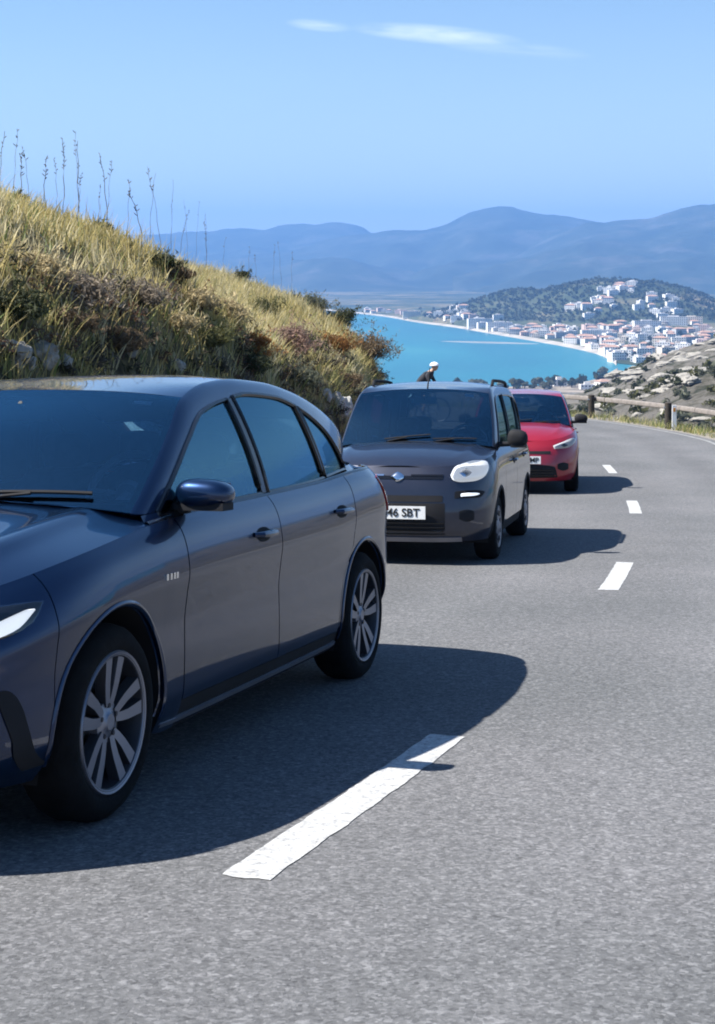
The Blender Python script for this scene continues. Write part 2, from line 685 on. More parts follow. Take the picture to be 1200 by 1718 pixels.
b.inputs['Roughness'].default_value = 0.88
b.inputs['Specular IOR Level'].default_value = 0.25
bp = n.new('ShaderNodeBump')
bp.inputs['Distance'].default_value = 0.006
bp.inputs['Strength'].default_value = 0.8
l.new(mx0.outputs[0], bp.inputs['Height'])
l.new(bp.outputs[0], b.inputs['Normal'])
M['asphalt'] = m

# worn white road paint
m, n, l, b = new_mat('road_paint')
t = n.new('ShaderNodeTexCoord')
g = n.new('ShaderNodeTexNoise')
g.inputs['Scale'].default_value = 38
g.inputs['Detail'].default_value = 10
g.inputs['Roughness'].default_value = 0.8
l.new(t.outputs['Object'], g.inputs['Vector'])
rc = ramp(n, [(0.36, (0.13, 0.13, 0.13)), (0.44, (0.30, 0.30, 0.295)), (0.55, (0.42, 0.42, 0.41)), (0.75, (0.66, 0.66, 0.64))])
l.new(g.outputs['Fac'], rc.inputs[0])
l.new(rc.outputs[0], b.inputs['Base Color'])
b.inputs['Roughness'].default_value = 0.75
M['road_paint'] = m
M['edge_paint'] = pmat('old_edge_paint', (0.21, 0.21, 0.205), 0.85, var=0.35, vscale=14)
M['soil'] = pmat('dry_soil', (0.16, 0.125, 0.085), 0.95, var=0.4, vscale=1.6, bump=0.05, bscale=9)
M['verge'] = pmat('gravel_verge', (0.21, 0.19, 0.16), 0.95, var=0.35, vscale=7, bump=0.02, bscale=40)

road = strip('road', S_BEG, S_END, 0.5, np.linspace(-HALF, HALF, 9), 0.0, M['asphalt'])
tag(road, kind='structure')
# centre dashes, about 2 m long, with ragged worn edges


def lane_dash(s0, s1, hw=0.075):
    ds = 0.035
    ss = np.arange(s0, s1, ds)
    k_ = len(ss)
    el = -hw + 0.0035 * noise2(ss, ss * 0, 0.06, s0 + 50, 3) + rng.normal(0, .0012, k_)
    er = hw + 0.0035 * noise2(ss, ss * 0 + 9, 0.06, s0 + 60, 3) + rng.normal(0, .0012, k_)
    V = []
    for j in range(5):
        o = el + (er - el) * j / 4
        sj = ss.copy()
        sj[0] += rng.normal(0, .005)
        sj[-1] += rng.normal(0, .005)
        x, y = road_pt(sj, o)
        V.append(np.stack([x, y, road_z(y) + 0.0028], -1))
    V = np.stack(V, 1).reshape(-1, 3)
    i, j = np.meshgrid(np.arange(k_ - 1), np.arange(4), indexing='ij')
    a = (i * 5 + j).ravel()
    link('lane_dash', fast_mesh('lane_dash', V, np.stack([a, a + 1, a + 6, a + 5], -1), M['road_paint'], smooth=True), road)


for sc in [5.42 - 14.4, 5.42 - 7.2, 5.42]:
    lane_dash(sc - .985, sc + .985)
for sc in [12.55, 19.9, 27.3, 42.0, 49.0]:
    lane_dash(sc - 1.0, sc + 1.0)
strip('edge_line', S_BEG, S_END, 0.5, [HALF - 0.30, HALF - 0.2], 0.004, M['edge_paint'], road)
strip('edge_line', S_BEG, S_END, 0.5, [-HALF + 0.12, -HALF + 0.22], 0.004, M['edge_paint'], road)

# ------------------------------------------------------------------ near ground: bank on the left, slope on the right
bank_prof = pch([0.0, 0.5, 1.0, 1.4, 1.95, 2.9, 4.6, 6.2, 9.0, 13.0], [-0.03, -0.16, 0.22, 1.25, 2.25, 3.0, 3.75, 4.0, 3.75, 3.0])


def bank_h(s, o):
    """height above the road at o metres left of the road's left edge"""
    s, o = np.asarray(s, float), np.asarray(o, float)
    w = np.clip((o - 0.9) / 1.2, 0, 1)
    k = 1.065 - 0.195 * np.clip((s - 18.5) / 3.6, 0, 1) ** 1.0 - 0.03 * np.exp(-((s - 27) / 3.0) ** 2)
    k = k + 0.10 * np.clip((s - 31) / 4.5, 0, 1)
    k = k * (1 - 0.55 * np.clip((s - 41) / 9.0, 0, 1))
    h = bank_prof(o) * np.where(o > 0.6, k, 1)
    return h + w * (0.22 * noise2(s, o, 2.4, 1.0, 4))


def bank_pos(s, o):
    x, y = road_pt(s, -HALF - np.asarray(o, float))
    return x, y, road_z(y) + bank_h(s, o)


m, n, l, b = new_mat('bank_soil')
t = n.new('ShaderNodeTexCoord')
g = n.new('ShaderNodeTexNoise')
g.inputs['Scale'].default_value = 3.1
g.inputs['Detail'].default_value = 9
g.inputs['Roughness'].default_value = 0.65
l.new(t.outputs['Object'], g.inputs['Vector'])
rc = ramp(n, [(0.32, (0.040, 0.034, 0.024)), (0.46, (0.10, 0.083, 0.045)), (0.58, (0.17, 0.14, 0.072)), (0.75, (0.26, 0.22, 0.14))])
l.new(g.outputs['Fac'], rc.inputs[0])
l.new(rc.outputs[0], b.inputs['Base Color'])
b.inputs['Roughness'].default_value = 0.95
b.inputs['Specular IOR Level'].default_value = 0.1
bp = n.new('ShaderNodeBump')
bp.inputs['Distance'].default_value = 0.12
l.new(g.outputs['Fac'], bp.inputs['Height'])
l.new(bp.outputs[0], b.inputs['Normal'])
M['bank_soil'] = m

bank = strip('roadside_bank', S_BEG, S_END, 0.35, -HALF - np.array([0, .25, .5, .75, 1, 1.25, 1.5, 1.8, 2.1, 2.5, 2.9, 3.4, 4, 4.6, 5.2, 6.2, 7.5, 9, 11, 12.6]), 0, M['bank_soil'],
             zfun=lambda S, O, x, y: road_z(y) + bank_h(S, -O - HALF))
tag(bank, kind='structure')


def ratio_slope(r, Y):
    """height of the hillside that falls from the road to the bay, metres above the sea; r = X / Y"""
    base = pch([0, 30, 45, 60, 90, 150, 300, 450, 800, 1150, 1300, 1500], [103, 103.8, 103.0, 99.5, 94, 87, 77, 66, 36, 11, 3, -6])(Y)
    sp = np.clip((r - 0.105) / 0.16, 0, 1)
    sp = sp * sp * (3 - 2 * sp)
    spur = 25.0 * sp * np.exp(-((Y - 500) / 190) ** 2) + 9.0 * sp * np.exp(-((Y - 230) / 80) ** 2)
    return base + spur


# right verge and the slope under the guard rail
right = strip('verge', S_BEG, S_END, 0.5, HALF + np.array([0, .3, .7, 1.2, 2.0, 3.2, 5, 8, 13, 20]), 0, M['verge'],
              zfun=lambda S, O, x, y: road_z(y) + pch([0, .7, 1.2, 2, 3.2, 5, 8, 13, 20], [-0.02, -.05, -.18, -.55, -1.1, -2.0, -3.6, -5.6, -8])(O - HALF) + 0.06 * noise2(x, y, 1.5, 2, 3) * (O - HALF > 0.4))
tag(right, kind='structure')

m, n, l, b = new_mat('dry_hillside')
t = n.new('ShaderNodeTexCoord')
g = n.new('ShaderNodeTexNoise')
g.inputs['Scale'].default_value = 0.14
g.inputs['Detail'].default_value = 12
g.inputs['Roughness'].default_value = 0.72
l.new(t.outputs['Object'], g.inputs['Vector'])
g2 = n.new('ShaderNodeTexVoronoi')
g2.inputs['Scale'].default_value = 0.22
l.new(t.outputs['Object'], g2.inputs['Vector'])
rc = ramp(n, [(0.37, (0.050, 0.055, 0.036)), (0.45, (0.125, 0.115, 0.090)), (0.53, (0.205, 0.188, 0.165)), (0.60, (0.15, 0.14, 0.12)), (0.68, (0.31, 0.295, 0.28))])
l.new(g.outputs['Fac'], rc.inputs[0])
l.new(rc.outputs[0], b.inputs['Base Color'])
b.inputs['Roughness'].default_value = 0.95
b.inputs['Specular IOR Level'].default_value = 0.1
bp = n.new('ShaderNodeBump')
bp.inputs['Distance'].default_value = 4.0
l.new(g.outputs['Fac'], bp.inputs['Height'])
l.new(bp.outputs[0], b.inputs['Normal'])
M['hillside'] = m


def polar_sheet(name, rs, Ys, zf, mat, kind='structure'):
    Rg, Yg = np.meshgrid(rs, Ys, indexing='ij')
    X = Rg * Yg
    Z = zf(Rg, Yg)
    n_, k = Rg.shape
    V = np.stack([X, Yg * np.ones_like(X), Z], -1).reshape(-1, 3)
    i, j = np.meshgrid(np.arange(n_ - 1), np.arange(k - 1), indexing='ij')
    a = (i * k + j).ravel()
    F = np.stack([a, a + k, a + k + 1, a + 1], -1)
    o = link(name, fast_mesh(name, V, F, mat, smooth=True))
    return tag(o, kind=kind)


def slope_z(r, Y):
    X = r * Y
    z = ratio_slope(r, Y)
    amp = np.clip((Y - 45) / 60, 0, 1) * np.clip((1320 - Y) / 200, 0.1, 1)
    z = z + amp * (2.2 * noise2(X, Y, 38, 3, 5) + 1.3 * noise2(X, Y, 9, 4, 4))
    return z - 6.0 * np.clip((62 - Y) / 20, 0, 1)


hillside = polar_sheet('hillside', np.linspace(-0.6, 1.1, 240), np.concatenate([np.linspace(40, 120, 40), np.geomspace(124, 1500, 130)]), slope_z, M['hillside'])
# wide ground under everything near, so the place carries on behind the camera
gx = np.concatenate([[-400, -200, -100, -60], np.linspace(-40, 60, 26), [100, 200, 400]])
gy = np.concatenate([[-400, -200, -100, -60], np.linspace(-40, 70, 28)])
Gx, Gy = np.meshgrid(gx, gy, indexing='ij')
Gz = road_z(np.clip(Gy, -60, 40)) - 4.5 - 0.25 * np.clip(Gx - 10, 0, 400) - 0.03 * np.abs(np.minimum(Gx, 0)) + 0.8 * noise2(Gx, Gy, 30, 5, 3) - 12 * np.clip((Gy - 45) / 25, 0, 1)
Vg = np.stack([Gx, Gy, Gz], -1).reshape(-1, 3)
ii, jj = np.meshgrid(np.arange(len(gx) - 1), np.arange(len(gy) - 1), indexing='ij')
aa = (ii * len(gy) + jj).ravel()
ground = tag(link('ground', fast_mesh('ground', Vg, np.stack([aa, aa + len(gy), aa + len(gy) + 1, aa + 1], -1), M['soil'], smooth=True)), kind='structure')

# ------------------------------------------------------------------ bay, far land, mountains


def px_r(px):
    return (np.asarray(px, float) - 600) / F_PX


def y_D(y):
    return EYE * F_PX / (np.asarray(y, float) - HOR)


m, n, l, b = new_mat('sea_water')
t = n.new('ShaderNodeTexCoord')
g = n.new('ShaderNodeTexNoise')
g.inputs['Scale'].default_value = 0.004
g.inputs['Detail'].default_value = 6
mp_ = n.new('ShaderNodeMapping')
mp_.inputs['Scale'].default_value = (1, 0.35, 1)
l.new(t.outputs['Object'], mp_.inputs[0])
l.new(mp_.outputs[0], g.inputs['Vector'])
rc = ramp(n, [(0.34, (0.010, 0.105, 0.155)), (0.55, (0.016, 0.145, 0.185)), (0.72, (0.04, 0.20, 0.21))])
l.new(g.outputs['Fac'], rc.inputs[0])
l.new(rc.outputs[0], b.inputs['Base Color'])
b.inputs['Roughness'].default_value = 0.35
b.inputs['Specular IOR Level'].default_value = 0.3
g2 = n.new('ShaderNodeTexNoise')
g2.inputs['Scale'].default_value = 0.12
g2.inputs['Detail'].default_value = 8
l.new(t.outputs['Object'], g2.inputs['Vector'])
bp = n.new('ShaderNodeBump')
bp.inputs['Distance'].default_value = 1.2
l.new(g2.outputs['Fac'], bp.inputs['Height'])
l.new(bp.outputs[0], b.inputs['Normal'])
M['sea'] = m
Vw = [(-9000, 700, 0), (9000, 700, 0), (9000, 7000, 0), (-9000, 7000, 0)]
sea = tag(link('sea', fast_mesh('sea', Vw, [[0, 1, 2, 3]], M['sea'])), kind='structure')

shore_far = pch(px_r([-1500, 200, 480, 560, 600, 650, 700, 760, 830, 900, 960, 1010, 1036]),
                y_D([512, 515, 518, 522, 526, 532, 541, 549, 561, 573, 584, 597, 614]))
R_TIP = float(px_r(1036))


def far_shore(r):
    r = np.asarray(r, float)
    return np.where(r <= R_TIP, shore_far(np.minimum(r, R_TIP)), y_D(614) - (r - R_TIP) * 2600)


near_shore_f = pch(px_r([-1500, 500, 740, 860, 960, 1010, 1036]), y_D([652, 652, 650, 648, 643, 632, 617]))

m, n, l, b = new_mat('coastal_plain')
t = n.new('ShaderNodeTexCoord')
g = n.new('ShaderNodeTexNoise')
g.inputs['Scale'].default_value = 0.0045
g.inputs['Detail'].default_value = 10
g.inputs['Roughness'].default_value = 0.7
l.new(t.outputs['Object'], g.inputs['Vector'])
g2 = n.new('ShaderNodeTexVoronoi')
g2.inputs['Scale'].default_value = 0.006
l.new(t.outputs['Object'], g2.inputs['Vector'])
rc = ramp(n, [(0.36, (0.028, 0.040, 0.024)), (0.5, (0.060, 0.072, 0.040)), (0.60, (0.15, 0.13, 0.08)), (0.74, (0.24, 0.19, 0.13))])
mxp = n.new('ShaderNodeMixRGB')
mxp.inputs['Fac'].default_value = 0.22
l.new(g.outputs['Fac'], mxp.inputs['Color1'])
l.new(g2.outputs['Color'], mxp.inputs['Color2'])
l.new(mxp.outputs[0], rc.inputs[0])
l.new(rc.outputs[0], b.inputs['Base Color'])
b.inputs['Roughness'].default_value = 0.95
b.inputs['Specular IOR Level'].default_value = 0.1
M['plain'] = m


def hill_h(X, Y):
    """the wooded hill that stands behind the town"""
    a = 76 * np.exp(-(((X - 545) / 205) ** 2 + ((Y - 3000) / 300) ** 2) ** 1.25)
    c = 50 * np.exp(-((X - 340) / 150) ** 2 - ((Y - 3150) / 260) ** 2)
    return np.maximum(a, c) + 0.3 * np.minimum(a, c)


def plain_z(r, D, Ds):
    X = r * D
    t_ = np.clip((D - Ds) / 900, 0, 1)
    z = 2.2 + 9 * t_ + 26 * np.clip((D - Ds - 1200) / 5000, 0, 1)
    h = hill_h(X, D)
    return z + h * (1 + 0.10 * noise2(X, D, 60, 6, 4)) + 1.5 * t_ * noise2(X, D, 120, 7, 3)


rs = np.concatenate([np.linspace(-1.2, -0.3, 20), np.linspace(-0.29, 0.32, 330), np.linspace(0.33, 1.0, 20)])
ts = np.concatenate([np.linspace(0, 1, 120) ** 1.0 * 1900, np.geomspace(1950, 9500, 40)])
Rg, Tg = np.meshgrid(rs, ts, indexing='ij')
Ds = far_shore(Rg) + 42
Dg = Ds + Tg
Zg = plain_z(Rg, Dg, Ds)
Zg[:, 0] = 0.6
V = np.stack([Rg * Dg, Dg, Zg], -1).reshape(-1, 3)
k = len(ts)
i, j = np.meshgrid(np.arange(len(rs) - 1), np.arange(k - 1), indexing='ij')
a = (i * k + j).ravel()
plain = tag(link('coastal_plain', fast_mesh('coastal_plain', V, np.stack([a, a + k, a + k + 1, a + 1], -1), M['plain'], smooth=True)), kind='structure')

M['sand'] = pmat('beach_sand', (0.33, 0.30, 0.255), 0.95, var=0.3, vscale=0.02)
rb = rs[(rs > -0.3) & (rs <= R_TIP + 0.001)]
offs = np.array([-8, 0, 20, 46, 60])
zs_ = np.array([-0.4, 0.35, 1.3, 2.9, 2.6])
Vb, kb = [], len(offs)
for r in rb:
    d0 = float(far_shore(r))
    for o_, z_ in zip(offs, zs_):
        Vb.append((r * (d0 + o_), d0 + o_, z_))
i, j = np.meshgrid(np.arange(len(rb) - 1), np.arange(kb - 1), indexing='ij')
a = (i * kb + j).ravel()
tag(link('beach', fast_mesh('beach', Vb, np.stack([a, a + kb, a + kb + 1, a + 1], -1), M['sand'], smooth=True)), kind='structure')
# the pale sandbar a little off the beach
Vb = []
rb2 = np.linspace(float(px_r(740)), float(px_r(905)), 40)
for q, r in enumerate(rb2):
    d0 = float(near_shore_f(r)) * 0 + float(y_D(575 + 0.02 * (q - 20)))
    w_ = 34 * math.sin(math.pi * (q + 0.5) / 40) ** 0.6
    d0 = float(y_D(572.5 + 4.5 * q / 40))
    Vb += [(r * (d0 - w_), d0 - w_, -0.05), (r * d0, d0, 0.25), (r * (d0 + w_), d0 + w_, -0.05)]
a = (np.arange(39)[:, None] * 3 + np.arange(2)[None]).ravel()
M['wet_sand'] = pmat('wet_sand', (0.20, 0.22, 0.22), 0.6, var=0.3, vscale=0.02)
tag(link('sandbar_beach', fast_mesh('sandbar_beach', Vb, np.stack([a, a + 3, a + 4, a + 1], -1), M['wet_sand'], smooth=True)), kind='structure')

# near shore land of the bay, below the hillside
M['scrub_land'] = pmat('scrub_land', (0.20, 0.165, 0.125), 0.95, var=0.5, vscale=0.03)
rs2 = np.concatenate([np.linspace(-1.0, -0.1, 20), np.linspace(-0.09, R_TIP, 90)])
ts2 = np.linspace(0, 1, 14)
Vn, kn = [], len(ts2)
for r in rs2:
    d1 = float(near_shore_f(r))
    for q in ts2:
        d = 1050 + (d1 - 1050) * q
        Vn.append((r * d, d, 0.4 + 6.5 * (1 - q) ** 0.8 + (1.0 * noise2(r * d, d, 60, 8, 3) if q < 1 else -0.6)))
i, j = np.meshgrid(np.arange(len(rs2) - 1), np.arange(kn - 1), indexing='ij')
a = (i * kn + j).ravel()
tag(link('shore_land', fast_mesh('shore_land', Vn, np.stack([a, a + kn, a + kn + 1, a + 1], -1), M['scrub_land'], smooth=True)), kind='structure')

# mountains
m, n, l, b = new_mat('mountain_scrub')
t = n.new('ShaderNodeTexCoord')
g = n.new('ShaderNodeTexNoise')
g.inputs['Scale'].default_value = 0.0035
g.inputs['Detail'].default_value = 11
g.inputs['Roughness'].default_value = 0.68
l.new(t.outputs['Object'], g.inputs['Vector'])
rc = ramp(n, [(0.35, (0.022, 0.032, 0.020)), (0.52, (0.040, 0.050, 0.032)), (0.68, (0.085, 0.085, 0.07))])
l.new(g.outputs['Fac'], rc.inputs[0])
l.new(rc.outputs[0], b.inputs['Base Color'])
b.inputs['Roughness'].default_value = 0.95
b.inputs['Specular IOR Level'].default_value = 0.1
M['mountain'] = m


def mountain(name, pxs, ys, Dc, depth_f, depth_b, foot, seed, amp):
    H = pch(px_r(pxs), (HOR - np.asarray(ys, float)) / F_PX * Dc + EYE)
    r0, r1 = px_r(pxs[0]), px_r(pxs[-1])
    rs = np.linspace(r0, r1, 260)
    ds = np.concatenate([np.linspace(-depth_f, 0, 34), np.linspace(0, depth_b, 12)[1:]])

    def zf(r, Y):
        X = r * Y
        q = (Y - Dc)
        p = np.where(q < 0, np.clip(1 + q / depth_f, 0, 1) ** 1.15, np.clip(1 - q / depth_b, 0, 1))
        h = foot + (H(r) - foot) * p
        gul = noise2(X, Y, 620, seed, 5)
        fine = noise2(X, Y, 140, seed + 1, 3)
        return h + (amp * gul * np.clip((1 - p) * 1.8, 0.0, 1) + amp * 0.12 * fine) * np.clip(p * 3, 0, 1)
    return polar_sheet(name, rs, Dc + ds, zf, M['mountain'])


mountain('mountain', [-900, -200, 100, 290, 400, 480, 520, 560, 600, 640, 700, 800, 1000, 1800],
         [420, 400, 396, 391, 384, 379, 375, 371, 381, 394, 400, 405, 420, 430], 10500, 2600, 1800, 4, 11, 120)
mountain('mountain', [300, 480, 560, 620, 660, 700, 740, 765, 790, 820, 850, 880, 930, 975, 1010, 1060, 1120, 1300, 1900],
         [440, 420, 402, 391, 387, 386, 380, 370, 357, 350, 347, 352, 359, 366, 375, 388, 398, 410, 430], 9200, 2800, 1500, 4, 12, 110)
mountain('mountain', [760, 860, 940, 985, 1030, 1080, 1120, 1150, 1180, 1215, 1300, 1500, 2000],
         [452, 425, 392, 377, 371, 366, 357, 349, 345, 339, 330, 325, 360], 8000, 2600, 1500, 4, 13, 100)

# ------------------------------------------------------------------ cars
# a car is drawn in its own frame: x back from the nose, y to its left, z up


def quad_bez(A, B, C, w):
    w = w[:, None]
    return A * (1 - w) ** 2 + 2 * B * w * (1 - w) + C * w ** 2


def make_wheel(c, root, x, y, sgn, steer=0.0):
    Rt, Rr, wd = c['Rt'], c['Rr'], 0.205
    t = MB()
    prof = [(Rr - .012, -wd + .01), (Rr + .02, -wd), (Rt - .03, -wd + .004), (Rt - .008, -wd + .03), (Rt, -wd + .06), (Rt, -.06), (Rt - .008, -.028),
            (Rt - .03, -.004), (Rr + .035, .004), (Rr + .012, -.002), (Rr - .004, -.012)]
    t.lathe([(r, o * sgn) for r, o in prof], 56)
    w = t.build('wheel', M['rubber'], root)
    rim = MB()
    prof = [(Rr + .002, -.006), (Rr - .010, -.002), (Rr - .018, -.010), (Rr - .026, -.045), (Rr - .045, -.17), (.06, -.175)]
    rim.lathe([(r, o * sgn) for r, o in prof], 48, m=1)
    rim.lathe([(r, o * sgn) for r, o in [(Rr + .003, -.010), (Rr - .002, .000), (Rr - .014, -.004), (Rr - .017, -.014)]], 48, m=0)
    if c['wheel'] == 'alloy':
        for k in range(5):
            a0 = 2 * math.pi * k / 5 + math.pi / 2 + c.get('rot', 0)
            for s in (-1, 1):
                # each spoke leaves the hub narrow, bows away and ends at the rim
                path = [(.050, .16 * s), (.085, .24 * s), (.125, .245 * s), (Rr - .012, .20 * s)]
                wid = [.014, .0155, .017, .022]
                V, F = [], []
                for (r, da), hw in zip(path, wid):
                    ca, sa = math.cos(a0 + da), math.sin(a0 + da)
                    yo = (-.030 + .022 * (r / Rr)) * sgn
                    for e in (-1, 1):
                        V.append((ca * r - sa * hw * e, yo, sa * r + ca * hw * e))
                    for e in (-1, 1):
                        V.append((ca * r - sa * hw * 1.5 * e, yo - .034 * sgn, sa * r + ca * hw * 1.5 * e))
                for q in range(3):
                    o = q * 4
                    F += [(o, o + 1, o + 5, o + 4), (o + 1, o + 3, o + 7, o + 5), (o + 3, o + 2, o + 6, o + 7), (o + 2, o, o + 4, o + 6)]
                f0 = F[:]
                rim.V.append(np.array(V))
                rim.N.append(np.zeros((len(V), 3)))
                for qi, f in enumerate(f0):
                    rim.F.append([i + rim.n for i in (f if sgn > 0 else f[::-1])])
                    rim.I.append(0 if qi % 4 == 0 else 1)
                rim.n += len(V)
        rim.lathe([(r, o * sgn) for r, o in [(.0, -.018), (.026, -.018), (.032, -.024), (.040, -.028), (.068, -.032), (.072, -.06), (.07, -.17)]], 30)
        for k in range(5):
            a = 2 * math.pi * k / 5 + .3
            rim.lathe([(r, o * sgn) for r, o in [(0, -.022), (.008, -.022), (.009, -.04)]], 8, m=1, c=(.052 * math.cos(a), 0, .052 * math.sin(a)))
    else:
        prof = [(0, .004), (.05, .002), (.08, -.012), (Rr * .62, -.014), (Rr * .80, -.006), (Rr - .006, -.004)]
        rim.lathe([(r, o * sgn) for r, o in prof], 40)
        for k in range(9):
            a = 2 * math.pi * k / 9
            V0 = MB().box((Rr * .70, 0, 0), (Rr * .22, .012, .03), m=1)
            rm = Matrix.Rotation(a, 3, 'Y')
            rim.add(V0.V[0] @ np.array(rm).T + np.array([0, -.008 * sgn, 0]), V0.F, None, 1)
    ro = rim.build('rim', [M['alloy'], M['alloy_dark']], w, sharp=30)
    d = MB()
    d.lathe([(r, o * sgn) for r, o in [(.07, -.075), (Rr * .72, -.075), (Rr * .72, -.098), (.07, -.098)]], 36)
    d.build('brake_disc', M['disc'], w)
    w.location = (c['xc'] - x, y, Rt - .006)
    w.rotation_euler = (0, 0, steer)
    return w


def make_car(c, name, label):
    root = empty(name, label, 'car', group='cars queueing up the road')
    paint, L = c['paint'], c['L']
    c['xc'] = L / 2
    xc = L / 2
    zb, zs, xf, xr, W = c['zb'], c['zs'], c['xf'], c['xr'], c['W']
    lf, nf, lr, nr = c['lf'], c['nf'], c['lr'], c['nr']
    a1, a2, Ra, Rt = c['a1'], c['a2'], c['Ra'], c['Rt']
    za = Rt

    def loc(x, y, z):
        return np.stack([xc - np.asarray(x, float) + 0 * np.asarray(y), np.asarray(y, float) + 0 * np.asarray(x), np.asarray(z, float) + 0 * np.asarray(y)], -1)

    def Tf(s):
        return (1 - (1 - np.clip(s / lf, 0, 1)) ** nf) ** (1 / nf)

    def Tr(s):
        return (1 - (1 - np.clip(s / lr, 0, 1)) ** nr) ** (1 / nr)

    def Yv(x, v):
        return W(v) * Tf(x - xf(v)) * Tr(xr(v) - x)

    def vz(x, z):
        return np.clip((z - zb(x)) / (zs(x) - zb(x)), 0, 1)

    def Y(x, z):
        return Yv(x, vz(x, z))

    def Ysh(x):
        return Yv(x, 1.0)

    # grids over the flank: border curves give x(v) on either side and z low / high
    def side_grid(mb, xl, xr_, zl, zh, sg, nu=14, nv=12, off=0.0, rim=0.012, m=0, us=None):
        def fn(u, v):
            z0 = v
            xa, xb = xl(z0), xr_(z0)
            x = xa + (xb - xa) * u
            z = zl(x) + (zh(x) - zl(x)) * v
            return loc(x, (Y(x, z) + off) * sg, z)
        return mb.grid(fn, nu, nv, rim=rim, m=m, us=us)

    def K(v):
        return lambda z: np.full_like(np.asarray(z, float), v)

    def arch_z(xc_):
        return lambda x: za + np.sqrt(np.maximum(Ra ** 2 - (x - xc_) ** 2, 0))

    G = 0.004
    zsill = c['zsill']
    xd1, xd2b, xd2t, xd3 = c['xd1'], c['xd2b'], c['xd2t'], c['xd3']
    sgs = (1, -1)

    # --- front bumper and nose
    def t_end(v):
        s = (a1 - Ra - G) - xf(v)
        return np.arccos(np.clip(1 - s / lf, 0, 1) ** (nf / 2))

    def noseP(t, v, off=0.0):
        s = lf * (1 - np.cos(np.abs(t)) ** (2 / nf))
        x = xf(v) + s
        y = np.sign(t) * W(v) * np.sin(np.abs(t)) ** (2 / nf)
        return x, y, zb(x) + v * (zs(x) - zb(x))

    mb = MB()
    vsplit = c.get('nose_top', 1.0)

    def fn(u, v):
        vv = v * vsplit
        t = (2 * u - 1) * t_end(vv)
        return loc(*noseP(t, vv))
    uu = np.linspace(-1, 1, 81)
    uu = (np.sign(uu) * np.abs(uu) ** 1.15 + 1) / 2
    mb.grid(fn, 81, 44, us=uu)
    mb.build('front_bumper', paint, root)

    # point on the nose at given y, z, pushed out along the surface
    def noseYZ(y, z, off=0.0):
        y, z = np.asarray(y, float), np.asarray(z, float)
        v = np.full_like(z, .5)
        for _ in range(12):
            t = np.arcsin(np.clip(np.abs(y) / W(v), 0, .9999) ** (nf / 2))
            s = lf * (1 - np.cos(t) ** (2 / nf))
            x = xf(v) + s
            v = np.clip((z - zb(x)) / (zs(x) - zb(x)), 0, 1)
        if isinstance(off, (int, float)) and off == 0:
            return loc(x, y, z)
        P = loc(x, y, z)
        e = 0.004
        du = noseYZ(y + e, z) - noseYZ(y - e, z)
        dv = noseYZ(y, z + e) - noseYZ(y, z - e)
        N = np.cross(du, dv)
        N /= np.maximum(np.linalg.norm(N, axis=1), 1e-9)[:, None]
        N = np.where((N[:, :1] < 0), -N, N)
        return P + N * np.asarray(off, float).reshape(-1, 1)

    def blob(name, outline, mat, base=0.004, dome=0.012, parent=None, n=40, sg=1, inner=0.0, rim=0.01):
        """a patch on the nose bounded by a closed outline of (y, z)"""
        oc = poly(list(outline) + [outline[0]])
        ctr = np.mean(np.array(outline), 0)

        def f(u, v):
            p = oc(v)
            q = ctr + (p - ctr) * (inner + (1 - inner) * u)[:, None]
            return noseYZ(q[:, 0] * sg, q[:, 1], base + dome * (1 - u ** 3))
        mb = MB()
        mb.grid(f, 7, n, rim=0, ref=(0, 0, .5))
        return mb.build(name, mat, parent or root)

    def bar(name, y0, y1, z0, z1, mat, off=0.006, parent=None, n=30, zc=None, thick=.012):
        mb = MB()

        def f(u, v):
            y = y0 + (y1 - y0) * u
            z = z0 + (z1 - z0) * v + (zc(y) if zc else 0)
            return noseYZ(y, z, np.full_like(y, off))
        mb.grid(f, n, 5, rim=thick, ref=(0, 0, .5))
        return mb.build(name, mat, parent or root)

    # --- fenders, doors, sills, quarters
    for sg in sgs:
        f_ = MB()
        ang = np.linspace(0, np.pi, 25)
        us = (1 - np.cos(ang)) / 2
        side_grid(f_, K(a1 - Ra), K(a1 + Ra), arch_z(a1), lambda x: zs(x) - 1e-4, sg, 33, 40, us=us)
        side_grid(f_, K(a1 + Ra), K(xd1 - G), lambda x: zb(x) + 0 * x, lambda x: zs(x) - 1e-4, sg, 6, 44, rim=0.0)
        f_.build('fender', paint, root)
        # arch lip
        def lp(u, v, ax, w0=.0, w1=.020, sg=sg):
            th = np.pi * (-0.06 + 1.12 * u)
            rr = Ra - .001 + w1 * v
            x, z = ax - np.cos(th) * rr, za + np.sin(th) * rr
            z = np.maximum(z, zb(x) + .005)
            return loc(x, (Y(x, z) + .006 * np.sin(np.pi * np.clip(v, 0, 1)) + .002) * sg, z)
        for ax in (a1, a2):
            lip = MB()
            lip.grid(lambda u, v, ax=ax: lp(u, v, ax, w1=c.get('lipw', .020)), 40, 4, rim=.03)
            lip.build('wheel_arch_trim', c.get('lip_mat', paint), root)

        def x2(v):
            return xd2b + (xd2t - xd2b) * v

        def x3(v):
            z = zsill + v * (zs(a2 - .1) - zsill)
            rr = Ra + .045
            arch = a2 - np.sqrt(np.maximum(rr ** 2 - (z - za) ** 2, 0))
            return np.where(z < za + rr * .72, np.minimum(arch, xd3), np.minimum(xd3 - .0 * z, np.maximum(arch, a2 - rr * .69 + (xd3 - (a2 - rr * .69)) * np.clip((z - za - rr * .72) / .18, 0, 1) ** .7)))

